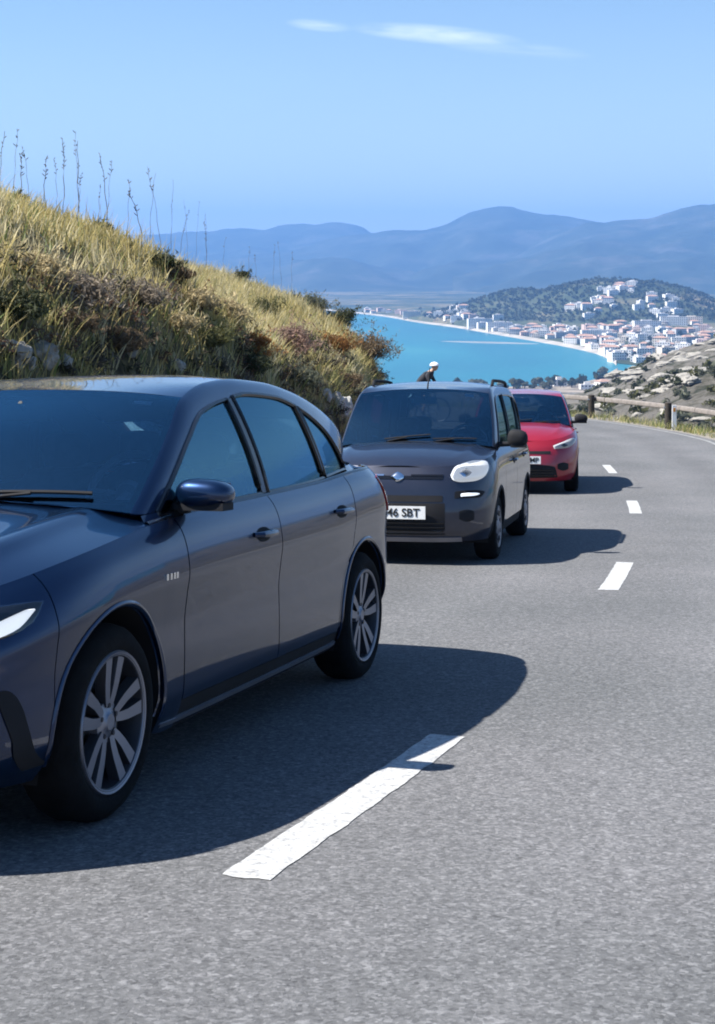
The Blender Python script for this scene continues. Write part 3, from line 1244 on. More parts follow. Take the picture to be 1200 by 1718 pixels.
        for nm, xa, xb in (('door', lambda v: np.full_like(v, xd1 + G), lambda v: x2(v) - G), ('door', lambda v: x2(v) + G, lambda v: x3(v) - G)):
            d = MB()
            side_grid(d, xa, xb, lambda x: zsill + 0 * x, lambda x: zs(x) - 1e-4, sg, 22, 40)
            dob = d.build(nm, paint, root)
            # handle: a pull bar over a flat black oval painted as its recess shade
            xh = float(xb(np.array([.8]))[0]) - .20
            zh = c['zhandle'] + .03 * (xh - xd1)
            h = MB()
            p = [(xh - .10, .0), (xh - .07, .028), (xh, .034), (xh + .07, .028), (xh + .10, .0)]
            hp = [tuple(loc(np.array(x), np.array((float(Y(np.array(x), np.array(zh))) + o) * sg), np.array(zh))) for x, o in p]
            h.tube(hp, [.010, .013, .014, .013, .010], 8)
            h.build('handle', paint, dob)
            rc_ = MB()

            def rf(u, v, xh=xh, zh=zh):
                th, rr = 2 * np.pi * v, u
                x, z = xh + .075 * rr * np.cos(th), zh - .004 + .030 * rr * np.sin(th)
                return loc(x, (Y(x, z) + .0025) * sg, z)
            rc_.grid(rf, 3, 20, rim=0)
            rc_.build('handle_recess_shade', M['black'], dob)
        s_ = MB()
        side_grid(s_, K(a1 + Ra), K(a2 - Ra), lambda x: zb(x) + 0 * x, lambda x: zsill - .006 + 0 * x, sg, 20, 5, off=-.008)
        s_.build('sill', c.get('sill_mat', M['black']), root)
        if c.get('sill_strip'):
            s_ = MB()
            side_grid(s_, K(a1 + Ra + .03), K(a2 - Ra - .03), lambda x: zb(x) + .018 + 0 * x, lambda x: zb(x) + .034 + 0 * x, sg, 20, 3, off=.004)
            s_.build('sill_strip', M['alloy'], root)
        # rear quarter
        q_ = MB()

        def qf(u, v):
            th = R(135) * (1 - u)
            xl_, zl_ = a2 + Ra * np.cos(th), za + Ra * np.sin(th)
            ztop_x = np.where(u < .35, xd3 + G + (a2 - xd3) * (u / .35), a2 + Ra * (u - .35) / .65)
            zt = zs(ztop_x)
            x3_ = xl_ + (ztop_x - xl_) * v
            z3_ = zl_ + (zt - zl_) * v
            # left border follows the door
            k = np.clip(1 - u / .35, 0, 1)
            vv = (z3_ - zsill) / (zs(a2 - .1) - zsill)
            x3_ = x3_ * (1 - k) + (x3(np.clip(vv, 0, 1)) + G) * k
            return loc(x3_, Y(x3_, z3_) * sg, z3_)
        q_.grid(qf, 30, 34, rim=0.0)

        def qr(u, v):
            th = R(182) + (R(134) - R(182)) * u
            rr = Ra + (.043) * v
            x, z = a2 + rr * np.cos(th), za + rr * np.sin(th)
            return loc(x, Y(x, z) * sg, z)
        q_.grid(qr, 12, 3, rim=0)
        q_.build('rear_quarter', paint, root)
        # wheel housings
        for ax in (a1, a2):
            wl_ = MB()

            def wf(u, v, ax=ax):
                th = np.pi * (-.12 + 1.24 * u)
                x, z = ax + (Ra + .004) * np.cos(th), za + (Ra + .004) * np.sin(th)
                yo = np.minimum(Y(x, np.maximum(z, zb(x))), c['hw']) - .006
                return loc(x, (yo + (.50 - yo) * v) * sg, z)
            wl_.grid(wf, 30, 4, rim=0, ref=(0, 0, -5))

            def wd(u, v, ax=ax):
                th = np.pi * (-.12 + 1.24 * u)
                return loc(ax + Ra * v * np.cos(th), np.full_like(u, .5 * sg), za + Ra * v * np.sin(th))
            wl_.grid(wd, 30, 4, rim=0)
            wl_.build('wheel_housing', M['black'], root)

    # --- tail
    def tailP(t, v):
        s = lr * (1 - np.cos(np.abs(t)) ** (2 / nr))
        x = xr(v) - s
        y = np.sign(t) * W(v) * np.sin(np.abs(t)) ** (2 / nr)
        return x, y, zb(x) + v * (zs(x) - zb(x))

    def tr_end(v):
        s = xr(v) - (a2 + Ra + .0)
        return np.where(s < lr, np.arccos(np.clip(1 - s / lr, 0, 1) ** (nr / 2)), np.pi / 2)
    mb = MB()
    for v0, v1, nm in ((0, .52, 'rear_bumper'), (.53, 1, 'tailgate')):
        mb = MB()
        mb.grid(lambda u, v: loc(*tailP((2 * u - 1) * tr_end(v0 + (v1 - v0) * v), v0 + (v1 - v0) * v)), 61, 12)
        # flank from the wheel arch to where the tail turns, when the tail radius is short
        if a2 + Ra < L - lr - .02:
            for sg in sgs:
                def sf(u, v, sg=sg):
                    vv = v0 + (v1 - v0) * v
                    x = (a2 + Ra) + (xr(vv) - lr - (a2 + Ra)) * u
                    return loc(x, Yv(x, vv) * sg, zb(x) + vv * (zs(x) - zb(x)))
                mb.grid(sf, 6, 12, rim=0)
        mb.build(nm, paint, root)
    # lamps at the tail corners
    for sg in sgs:
        mb = MB()
        mb.grid(lambda u, v: loc(*[k + o for k, o in zip(tailP(sg * (.75 + .62 * u), .70 + .25 * v), (.006, .006 * sg, 0))]), 14, 6)
        mb.build('tail_lamp', M['red_lamp'], root)

    # --- bonnet
    hc = c['hc']
    cow = c['cowl']          # (centre x, edge x)

    def bonnet(u, v, lift=0.0):
        q = 2 * u - 1
        xe = cow[0] + (cow[1] - cow[0]) * q ** 2
        x0 = xf(1.0) + .004
        x = x0 + (xe - x0) * (v ** 1.6)
        yy_ = q * (Ysh(x) - .0)
        aq = np.abs(q)
        z = zs(x) + hc(x) * (1 - aq ** 2.6) + c.get('crease', .012) * np.exp(-((aq - .72) / .07) ** 2) * np.clip((x - .25) / .4, 0, 1)
        return loc(x, yy_, z + lift)
    mb = MB()
    mb.grid(bonnet, 61, 30)
    mb.build('bonnet', paint, root)

    # --- greenhouse
    tum, tub = c['tum']
    kn = c['rail']            # rows: rail x, rail z, opening x, opening z
    railf = poly([(r[0], r[1]) for r in kn])
    sN = np.concatenate([[0], np.cumsum([math.hypot(kn[i + 1][0] - kn[i][0], kn[i + 1][1] - kn[i][1]) for i in range(len(kn) - 1)])])
    sN /= sN[-1]
    fRx, fRz = pch(sN, [r[0] for r in kn]), pch(sN, [r[1] for r in kn])
    fDx, fDz = pch(sN, [r[2] for r in kn]), pch(sN, [r[3] for r in kn])
    sh_ = sN[c['i_head']]
    se_ = sN[c['i_end']]
    ins = c['inset']

    def yg(x, z):
        h = np.maximum(z - zs(x), 0)
        tap = 1 - c['rtaper'] * np.clip((x - c['rt0']) / (L - c['rt0']), 0, 1) ** 2
        ftap = 1 - c.get('ftaper', .10) * np.clip((c['ft0'] - x) / .7, 0, 1) ** 2
        xx = np.clip(x, c['ft0'] * .9, L - .35)
        return (Ysh(xx) - ins - tum * h - tub * h * h) * tap * ftap

    def Rp(s, sg=1):
        x, z = fRx(s), fRz(s)
        return loc(x, yg(x, z) * sg, z)

    def Op(s, sg=1):
        x, z = fRx(s), fRz(s)
        k = np.clip((s - se_) / (1 - se_ + 1e-6), 0, 1)
        return loc(x - .006 + .05 * k, (yg(x, z) - c.get('oin', .034)) * sg, z + .010 * (1 - k))

    def Dp(s, sg=1):
        x, z = fDx(s), fDz(s)
        return loc(x, yg(x, z) * sg, z)

    for sg in sgs:
        mb = MB()
        mb.grid(lambda u, v: quad_bez(Op(u, sg), Rp(u, sg), Dp(u, sg), v), 70, 9, rim=.01, ref=(0, 0, .8))
        # the body behind the last pane, down to the belt
        xe_d, xe_r = float(fDx(1.)), float(fRx(1.))
        mb.grid(lambda u, v: (lambda P0, x: P0)(loc(xe_d + (xe_r - xe_d) * u, (yg(xe_d + (xe_r - xe_d) * u, (zs(xe_d + (xe_r - xe_d) * u)) + (float(fDz(1.)) + (float(fRz(1.)) - float(fDz(1.))) * u - zs(xe_d + (xe_r - xe_d) * u)) * v) + ins * (1 - v)) * sg,
                                                     zs(xe_d + (xe_r - xe_d) * u) + (float(fDz(1.)) + (float(fRz(1.)) - float(fDz(1.))) * u - zs(xe_d + (xe_r - xe_d) * u)) * v), 0), 8, 4, rim=0, ref=(0, 0, .8))
        # sail and shoulder in front of the first pane
        xs0, xs1 = float(fRx(0.)), float(fDx(0.))
        mb.grid(lambda u, v: loc(xs0 + (xs1 - xs0) * u, (yg(xs0 + (xs1 - xs0) * u, zs(xs0 + (xs1 - xs0) * u)) + (1 - v) * ins) * sg,
                                 zs(xs0 + (xs1 - xs0) * u) - .004 + (float(fRz(0.)) + (float(fDz(0.)) - float(fRz(0.))) * u - zs(xs0 + (xs1 - xs0) * u) + .004) * v), 6, 4, rim=0, ref=(0, 0, .8))
        mb.build('roof_pillar_frame', c.get('pillar_mat', paint), root)
        # belt moulding under the windows
        mb = MB()
        xa, xb = xs0, float(fRx(1.))

        def bm_(u, v):
            x = xa + (xb - xa) * u
            y = Ysh(np.minimum(x, L - .35)) + .001
            return loc(x, (y - (ins + .012) * v) * sg, zs(x) - .002 + .012 * np.sin(np.pi * np.clip(v * 1.0, 0, 1)) + .004 * v)
        mb.grid(bm_, 50, 6, rim=.0, ref=(0, 0, .5))
        mb.build('belt_moulding', M['gloss_black'], root)

        # panes of the side windows
        xq = np.linspace(float(fDx(0.)), float(fDx(1.)), 200)
        ssamp = np.linspace(0, 1, 800)
        dxs, dzs = fDx(ssamp), fDz(ssamp)

        def Dz(x):
            return np.interp(x, dxs, dzs)
        cuts = c['cuts']      # ((xb, xt), ...) pillars between panes, with half width
        edges = [(float(fDx(0.)), float(fDx(0.)), 0)] + list(cuts) + [(float(fDx(1.)), float(fDx(1.)), 0)]
        zbelt = lambda x: zs(x) + .010
        for e in range(len(edges) - 1):
            (b0, t0, h0), (b1, t1, h1) = edges[e], edges[e + 1]
            mat = c['pane_mats'][e]

            def pane(u, v, off=-.004, b0=b0, t0=t0, h0=h0, b1=b1, t1=t1, h1=h1):
                xb_ = (b0 + h0) + (b1 - h1 - b0 - h0) * u
                xt_ = (t0 + h0) + (t1 - h1 - t0 - h0) * u
                z0, z1 = zbelt(xb_), np.maximum(Dz(xt_), zbelt(xb_) + .002)
                x = xb_ + (xt_ - xb_) * v
                z = z0 + (z1 - z0) * v
                return loc(x, (yg(x, z) + off) * sg, z)
            mb = MB()
            ug = (1 - np.cos(np.linspace(0, np.pi, 22))) / 2
            mb.grid(pane, 22, 12, rim=.004, us=ug, ref=(0, 0, .8))
            po = mb.build('side_window', mat, root)
            # rubber seal round the pane
            uu_ = np.concatenate([np.linspace(0, 1, 24), np.ones(8), np.linspace(1, 0, 24), np.zeros(8)])
            vv_ = np.concatenate([np.zeros(24), np.linspace(.1, .95, 8), np.ones(24), np.linspace(.95, .1, 8)])
            lp_ = pane(uu_, vv_, off=.001)
            mb = MB()
            mb.tube([tuple(p) for p in lp_], .011, 6, closed=True)
            mb.build('window_seal', M['gloss_black'], po)
        for (b0, t0, h0) in cuts:
            mb = MB()

            def pil(u, v, b0=b0, t0=t0, h0=h0):
                xb_, xt_ = b0 + (2 * u - 1) * h0, t0 + (2 * u - 1) * h0
                z0, z1 = zbelt(xb_), Dz(xt_)
                x, z = xb_ + (xt_ - xb_) * v, z0 + (z1 - z0) * v
                return loc(x, (yg(x, z) + .003) * sg, z)
            mb.grid(pil, 4, 10, rim=.03, ref=(0, 0, .8))
            mb.build('door_pillar', M['gloss_black'], root)

    C0, C1, C2 = c['ws']          # centre line: windscreen base, header, roof end as (x, z)
    wsx = pch([0, .5, 1], [C0[0], (C0[0] + C1[0]) / 2 - .02, C1[0]])
    wsz = pch([0, .5, 1], [C0[1], (C0[1] + C1[1]) / 2 + .035, C1[1]])

    def screen(u, v, off=0.0, vmin=0.0):
        q = 2 * u - 1
        E = Op(v * sh_, 1)
        k = (1 - np.abs(q) ** 2.2)
        cx, cz = xc - wsx(v), wsz(v)
        return np.stack([E[:, 0] + (cx - E[:, 0]) * k, q * E[:, 1], E[:, 2] + (cz - E[:, 2]) * k], -1) + np.array([off, 0, off * .6])
    mb = MB()
    mb.grid(screen, 41, 20, rim=.005, ref=(0, 0, .5))
    ws = mb.build('windscreen', M['screen_glass'], root)
    mb = MB()
    # printed black border
    for u0, u1, v0, v1 in ((0, 1, 0, .05), (0, 1, .985, 1), (0, .018, 0, 1), (.982, 1, 0, 1)):
        mb.grid(lambda u, v: screen(u0 + (u1 - u0) * u, v0 + (v1 - v0) * v, off=-.006), 30, 8, rim=0, ref=(0, 0, .5))
    mb.build('windscreen_border', M['gloss_black'], ws)
    rcz = pch([C1[0], (C1[0] + C2[0]) / 2 - .15, C2[0]], [C1[1], c['roof_top'], C2[1]])

    def roof(u, v, off=0.0):
        q = 2 * u - 1
        s = sh_ + (se_ - sh_) * v
        E = Op(s, 1)
        cx = C1[0] + (C2[0] - C1[0]) * v
        cz = rcz(cx)
        k = (1 - np.abs(q) ** 2.4)
        return np.stack([E[:, 0] + (xc - cx - E[:, 0]) * k, q * E[:, 1], E[:, 2] + (cz - E[:, 2]) * k + off], -1)
    mb = MB()
    mb.grid(roof, 41, 30, rim=.01, ref=(0, 0, .5))
    mb.build('roof', paint, root)
    mb = MB()
    mb.grid(lambda u, v: roof(.03 + .94 * u, .02 + .96 * v, -.03), 12, 12, rim=0, ref=(0, 0, 9))
    mb.build('headliner', M['interior_grey'], root)

    # rear screen and upper tailgate
    def rear(u, v, off=0.0):
        q = 2 * u - 1
        s = se_ + (1 - se_) * v
        E = Op(s, 1)
        k = (1 - np.abs(q) ** 2.4)
        cx = C2[0] + (c['tail_top'][0] - C2[0]) * v
        cz = C2[1] + (c['tail_top'][1] - C2[1]) * v
        return np.stack([E[:, 0] + (xc - cx - E[:, 0]) * k, q * E[:, 1], E[:, 2] + (cz - E[:, 2]) * k], -1) + np.array([-off, 0, 0])
    mb = MB()
    mb.grid(lambda u, v: rear(.06 + .88 * u, .10 + .80 * v), 21, 10, rim=.005, ref=(0, 0, .8))
    mb.build('rear_window', M['dark_glass'], root)
    mb = MB()
    for u0, u1, v0, v1 in ((0, 1, 0, .10), (0, 1, .90, 1.0), (0, .06, .10, .90), (.94, 1, .10, .90)):
        mb.grid(lambda u, v: rear(u0 + (u1 - u0) * u, v0 + (v1 - v0) * v), 18, 8, rim=0.006, ref=(0, 0, .8))

    def shelf(u, v):
        q = 2 * u - 1
        E = Op(np.ones_like(u), 1)
        x0 = c['tail_top'][0]
        x1 = xr(1.0) - lr * (1 - np.cos(np.abs(q) * 1.3) ** (2 / nr))
        P1 = loc(x1, q * Ysh(np.minimum(x1, L - .3)) * .95, zs(x1))
        P0 = np.stack([E[:, 0] + (xc - x0 - E[:, 0]) * (1 - np.abs(q) ** 2.4), q * E[:, 1], np.full_like(u, c['tail_top'][1])], -1)
        return P0 + (P1 - P0) * v[:, None]
    mb.grid(shelf, 25, 4, rim=0, ref=(0, 0, .5))
    mb.build('tailgate_frame', paint, root)

    # cowl, wipers
    mb = MB()

    def cowl(u, v):
        q = 2 * u - 1
        A = bonnet(u, np.ones_like(u), -.012)
        B = screen(u, np.full_like(u, .03), -.01)
        return A + (B - A) * v[:, None]
    mb.grid(cowl, 31, 3, rim=0, ref=(0, 0, .5))
    mb.build('cowl_panel', M['black'], root)
    for u0, u1, v1 in ((.30, .60, .16), (.62, .90, .14)):
        mb = MB()
        u_, v_ = np.linspace(u0, u1, 10), np.linspace(.03, v1 * .6, 10)
        mb.tube([tuple(p) for p in screen(u_, v_, .016)], .008, 6)
        a = screen(np.array([u0 + .02]), np.array([.0]), .01)[0]
        b_ = screen(np.array([(u0 + u1) / 2]), np.array([v1 * .3]), .022)[0]
        mb.tube([tuple(a), tuple(b_)], .007, 6)
        mb.build('wiper', M['black'], root)
    # inner mirror, and pale stickers that stand in for glints on the glass
    mb = MB()
    p = screen(np.array([.5]), np.array([.80]), 0)[0]
    mb.box((p[0] - .07, 0, p[2] - .03), (.04, .22, .07))
    mb.tube([(p[0] - .02, 0, p[2] + .01), (p[0] - .06, 0, p[2] - .02)], .01, 6)
    mb.build('inner_mirror', M['interior_grey'], root)
    for us_, vs_, du_, dv_, mt in c.get('glint_stickers', []):
        mb = MB()
        mb.grid(lambda u, v: screen(us_ + (u - .5) * du_, vs_ + (v - .5) * dv_, -.008), 6, 4, rim=.002, ref=(0, 0, .5))
        mb.build('glint_sticker', mt, ws)

    # --- door mirrors
    mx_, my, mz = c['mirror']
    for sg in sgs:
        mb = MB()
        ms = c.get('mirror_s', (.078, .108, .078))

        def mf(u, v):
            th, ph = 2 * np.pi * u, np.pi * (v - .5)
            ex = .72
            ct, st = np.cos(th), np.sin(th)
            cp, sp = np.cos(ph), np.sin(ph)
            sq = lambda a, e: np.sign(a) * np.abs(a) ** e
            xx = sq(cp, ex) * sq(ct, ex) * ms[0]
            xx = np.where(xx > 0, xx, np.maximum(xx, -.030))   # flat glass side faces the tail
            yy2 = sq(cp, ex) * sq(st, ex) * ms[1]
            return np.stack([xc - mx_ + xx, (my + yy2) * sg, mz + sq(sp, .85) * ms[2] * (1 - .12 * yy2 / ms[1])], -1)
        mb.grid(mf, 28, 16, rim=0, ref=(xc - mx_, my * sg, mz))
        mo = mb.build('door_mirror', c.get('mirror_mat', paint), root)
        mb = MB()
        mb.grid(lambda u, v: np.stack([np.full_like(u, xc - mx_ - .033), (my + (u - .5) * 2 * ms[1] * .80) * sg, mz + (v - .5) * 2 * ms[2] * .74], -1), 4, 4, rim=0, ref=(0, 0, .8))
        mb.build('mirror_glass', M['chrome'], mo)
        mb = MB()
        yb = float(yg(np.array(mx_ - .02), np.array(mz - .02)))
        mb.tube([(xc - mx_ + .01, (yb - .01) * sg, mz - .055), (xc - mx_ + .005, (my - ms[1] * .55) * sg, mz - .050)], [.026, .022], 10)
        mb.box((xc - mx_ + .005, (my + .01) * sg, mz - ms[2] * .80), (.10, ms[1] * 1.5, .028))
        mb.build('mirror_foot', M['black'], mo)

    # --- wheels
    for ax, st in ((a1, c.get('steer', 0)), (a2, 0)):
        for sg in sgs:
            make_wheel(c, root, ax, c['track'] * sg, sg, st)

    # --- inside and underneath
    mb = MB()
    mb.box((0, 0, .27), (L - 1.2, 1.30, .06))
    mb.box((xc - a1, 0, .33), (.9, .95, .16))
    mb.box((xc - a2, 0, .33), (.8, .95, .14))
    mb.box((xc - (a1 + .30), 0, .55), (.04, 1.3, .55))
    mb.build('floor_pan', M['black'], root)
    mb = MB()
    dz = C0[1] - .03
    dx = C0[0] + .18
    for k in range(1):
        def df(u, v):
            y = (2 * u - 1) * (yg(np.array(dx + .25), np.array(dz)) - .03)
            th = v * 1.7
            x = dx + .62 * np.sin(np.minimum(th, 1.57)) - .0
            z = dz + .02 - .10 * (1 - np.cos(th)) - .30 * np.maximum(th - 1.45, 0)
            z = z + .035 * np.exp(-((y - .36) / .22) ** 2) * np.clip(v * 2 - .6, 0, 1)
            x = x - .12 * (1 - (2 * u - 1) ** 2)
            return loc(x, y, z)
        mb.grid(df, 21, 12, rim=0, ref=(0, 0, -2))
    mb.box((xc - dx - .60, 0, dz - .30), (.08, 1.25, .42))
    mb.build('dashboard', M['interior_grey'], root)
    mb = MB()
    ang_ = np.linspace(0, 2 * np.pi, 29)[:-1]
    sw = np.array([xc - dx - .68, .37, dz + .0])
    tilt = R(24)
    ring = [(sw[0] + .185 * math.sin(a) * math.sin(tilt) * -1, sw[1] + .185 * math.cos(a), sw[2] + .185 * math.sin(a) * math.cos(tilt)) for a in ang_]
    mb.tube(ring, .016, 8, closed=True)
    for a in (0.1, math.pi - .1, -math.pi / 2):
        mb.tube([tuple(sw), (sw[0] - .18 * math.sin(a) * math.sin(tilt), sw[1] + .18 * math.cos(a), sw[2] + .18 * math.sin(a) * math.cos(tilt))], .014, 6)
    mb.lathe([(0, .03), (.05, .028), (.065, .0), (.03, -.03)], 16, axis='x', c=tuple(sw))
    mb.tube([tuple(sw), (sw[0] + .3, sw[1], sw[2] - .12)], .03, 8)
    mb.build('steering_wheel', M['wheel_rim_vinyl'], root)
    for sx_, yy_, wd_, nm in ((dx + 1.18, .36, .50, 'seat'), (dx + 1.18, -.36, .50, 'seat'), (dx + 2.02, 0, 1.25, 'rear_seat')):
        mb = MB()
        back = [(0, .50), (.05, .62), (.10, .85), (.17, 1.02)]

        def sb(u, v):
            th = 2 * np.pi * u
            zz = .42 + (c['seat_top'] - .42) * v
            cx = sx_ + .26 * v
            k = 1 - .25 * np.clip((v - .75) / .25, 0, 1) ** 2
            return loc(cx + .085 * np.sign(np.cos(th)) * np.abs(np.cos(th)) ** .6, yy_ + wd_ / 2 * k * np.sign(np.sin(th)) * np.abs(np.sin(th)) ** .5, zz + .02 * np.cos(th))
        mb.grid(sb, 24, 10, rim=0, ref=(xc - sx_ - .13, yy_, .75))
        cap = sb(np.linspace(0, 1, 24)[:-1], np.ones(23))
        mb.add(cap, [tuple(range(23))], np.tile([0, 0, 1.], (23, 1)))
        so = mb.build(nm, M['interior'], root)
        mb = MB()
        mb.box((xc - sx_ + .26, yy_, .46), (.52, wd_ * .96, .14))
        mb.build('seat_cushion', M['interior'], so)
        hs = [0] if wd_ < 1 else [-.38, .38]
        for hy in hs:
            mb = MB()

            def hf(u, v):
                th, ph = 2 * np.pi * u, np.pi * (v - .5)
                sq = lambda a, e: np.sign(a) * np.abs(a) ** e
                return np.stack([xc - sx_ - .27 + .05 * sq(np.cos(ph), .5) * np.cos(th), yy_ + hy + .125 * sq(np.cos(ph), .5) * sq(np.sin(th), .6), c['seat_top'] + .10 + .085 * sq(np.sin(ph), .7)], -1)
            mb.grid(hf, 18, 10, rim=0, ref=(xc - sx_ - .27, yy_ + hy, c['seat_top'] + .1))
            mb.tube([(xc - sx_ - .26, yy_ + hy - .05, c['seat_top'] - .02), (xc - sx_ - .26, yy_ + hy - .05, c['seat_top'] + .06)], .007, 6)
            mb.tube([(xc - sx_ - .26, yy_ + hy + .05, c['seat_top'] - .02), (xc - sx_ - .26, yy_ + hy + .05, c['seat_top'] + .06)], .007, 6)
            mb.build('headrest', M['interior'], so)
    for sg in sgs:
        mb = MB()
        side_grid(mb, K(a1 + Ra + .05), K(a2 - .1), lambda x: .30 + 0 * x, lambda x: zs(x) - .01, sg, 12, 6, off=-.075, rim=0)
        mb.build('door_card', M['interior'], root)
    return root, dict(bar=bar, blob=blob, noseYZ=noseYZ, loc=loc, Y=Y, roof=roof, Rp=Rp, bonnet=bonnet, yg=yg, zs=zs, screen=screen, Op=Op)


def place_car(root, X0, Y0, yaw, c):
    """front axle centre at X0, Y0 on the road, the tail pointing away by yaw from straight ahead"""
    s = float((road_z(Y0 + 2.0) - road_z(Y0)) / 2.0)
    up = Vector((0, -s, 1)).normalized()
    back = Vector((math.sin(yaw), math.cos(yaw), s * math.cos(yaw))).normalized()
    fwd = -back
    left = up.cross(fwd).normalized()
    up = fwd.cross(left).normalized()
    o = Vector((X0, Y0, float(road_z(Y0)))) + back * (c['L'] / 2 - c['a1'])
    root.matrix_world = Matrix(((fwd.x, left.x, up.x, o.x), (fwd.y, left.y, up.y, o.y), (fwd.z, left.z, up.z, o.z), (0, 0, 0, 1)))


def plate(c, tools, root, text, zc_, y0=0.0):
    P = tools['noseYZ'](np.array([y0]), np.array([zc_]), np.array([.022]))[0]
    mb = MB().box((P[0], y0, zc_), (.012, .52, .11))
    po = mb.build('number_plate', M['plate_white'], root, smooth=False)
    # blue band sits on the car's right end of the plate (left as read)
    MB().box((P[0] + .0065, y0 - .238, zc_), (.003, .042, .105)).build('plate_band', M['plate_blue'], po, smooth=False)
    cu = bpy.data.curves.new('plate_text', 'FONT')
    cu.body = text
    cu.size = .098
    cu.align_x = 'CENTER'
    cu.align_y = 'CENTER'
    cu.extrude = .001
    cu.offset = .0016
    tmp = bpy.data.objects.new('plate_text_tmp', cu)
    COL.objects.link(tmp)
    dg = bpy.context.evaluated_depsgraph_get()
    me = bpy.data.meshes.new_from_object(tmp.evaluated_get(dg))
    bpy.data.objects.remove(tmp)
    me.materials.clear()
    me.materials.append(M['ink'])
    to = link('plate_lettering', me, po)
    to.matrix_local = Matrix(((0, 0, 1, P[0] + .0085), (1, 0, 0, y0 + .02), (0, 1, 0, zc_ - .002), (0, 0, 0, 1)))
    return po


# ---- the big blue hatchback in front
focus = dict(
    paint=M['focus_paint'], L=4.378, hw=.9125, a1=.87, a2=3.57, Ra=.365, Rt=.314, Rr=.226, track=.893, wheel='alloy', rot=.05,
    zb=pch([0, .5, 1.2, 1.3, 3.1, 3.6, 4.378], [.19, .20, .20, .185, .195, .26, .30]),
    zs=pch([.0, .12, .3, .6, .87, 1.3, 1.6, 2.3, 3.0, 3.6, 4.0, 4.378], [.66, .70, .765, .84, .880, .925, .942, .962, .985, 1.02, 1.03, 1.00]),
    xf=pch([0, .12, .3, .5, .7, .85, 1], [.10, .04, .005, .0, .025, .07, .13]),
    xr=pch([0, .15, .4, .6, .8, 1], [4.29, 4.35, 4.378, 4.36, 4.31, 4.22]),
    W=pch([0, .09, .19, .34, .50, .64, .74, .82, .90, .955, 1], [.846, .876, .892, .894, .892, .902, .9115, .905, .890, .870, .842]),
    lf=.82, nf=2.9, lr=.62, nr=2.9, zsill=.285, xd1=1.40, xd2b=2.36, xd2t=2.34, xd3=3.36, zhandle=.80,
    hc=pch([.1, .3, .6, .9, 1.2, 1.45], [.004, .045, .072, .082, .085, .09]), cowl=(1.12, 1.36), crease=.014,
    tum=(.16, .38), inset=.020, rtaper=.20, rt0=2.5, ft0=1.6, ftaper=.07, ws=((1.12, 1.005), (1.86, 1.412), (3.92, 1.320)), roof_top=1.497,
    rail=[(1.21, 0.95, 1.33, 0.956), (1.4, 1.085, 1.485, 1.066), (1.64, 1.24, 1.71, 1.208), (1.87, 1.368, 1.93, 1.318), (2.17, 1.435, 2.22, 1.372), (2.48, 1.456, 2.48, 1.4), (2.82, 1.448, 2.8, 1.39), (3.14, 1.412, 3.06, 1.345), (3.44, 1.348, 3.3, 1.268), (3.68, 1.27, 3.45, 1.19), (3.86, 1.18, 3.55, 1.105), (4.04, 1.06, 3.6, 1.045)],
    i_head=3, i_end=9, cuts=((2.36, 2.27, .040), (3.20, 3.05, .016)), pane_mats=(M['glass'], M['dark_glass'], M['dark_glass']), tail_top=(4.12, 1.06),
    mirror=(1.50, .925, 1.015), mirror_s=(.072, .112, .056), seat_top=1.04, sill_strip=True,
    glint_stickers=[(.885, .90, .06, .035, M['glint_paper'])],
)
f_root, f_t = make_car(focus, 'blue_hatchback', 'dark blue hatchback at the head of the queue, nearest car, five twin-spoke alloy wheels')
yz = [(.40, .66), (.60, .70), (.79, .738), (.842, .742), (.846, .70), (.815, .655), (.62, .625), (.42, .62)]
for sg in (1, -1):
    hb = f_t['blob']('headlight', yz, M['gloss_black'], .002, .002, sg=sg)
    mb_yz = [(.62, .630), (.77, .643), (.824, .675), (.838, .722), (.824, .722), (.803, .692), (.745, .664), (.60, .646)]
    f_t['blob']('running_lamp', mb_yz, M['white_lamp'], .006, .004, parent=hb, sg=sg)
    f_t['blob']('headlight_lens', yz, M['lens'], .010, .012, parent=hb, sg=sg)
    f_t['blob']('lamp_bowl', [(.50, .655), (.56, .668), (.60, .658), (.59, .640), (.53, .634), (.49, .640)], M['silver'], .005, .004, parent=hb, sg=sg)
g_ = f_t['blob']('grille', [(-.42, .62), (0, .64), (.42, .62), (.36, .50), (.26, .42), (0, .41), (-.26, .42), (-.36, .50)], M['black'], .003, .004, n=60)
for k in range(5):
    f_t['bar']('grille_slat', -.40 + .02 * k, .40 - .02 * k, .595 - .036 * k, .605 - .036 * k, M['gloss_black'], .012, g_, thick=.01)
lg = f_t['blob']('lower_grille', [(-.46, .34), (0, .36), (.46, .34), (.52, .24), (0, .23), (-.52, .24)], M['black'], .003, .003, n=60)
for sg in (1, -1):
    # tall dark corner intake edged by a blade
    f_t['blob']('corner_intake', [(.795, .50), (.810, .50), (.848, .32), (.846, .255), (.815, .25), (.823, .32)], M['black'], .003, .002, sg=sg)
plate(focus, f_t, f_root, '3917 KTL', .45)
mb = MB()
for x0 in (1.205, 1.235, 1.262, 1.285):
    zt = .74
    p = f_t['loc'](np.array(x0), np.array(float(f_t['Y'](np.array(x0), np.array(zt))) + .003), np.array(zt))
    mb.box(tuple(p), (.017, .004, .022))
mb.build('fender_badge', M['chrome'], f_root, smooth=False)
place_car(f_root, -1.640, 5.020, .315, focus)

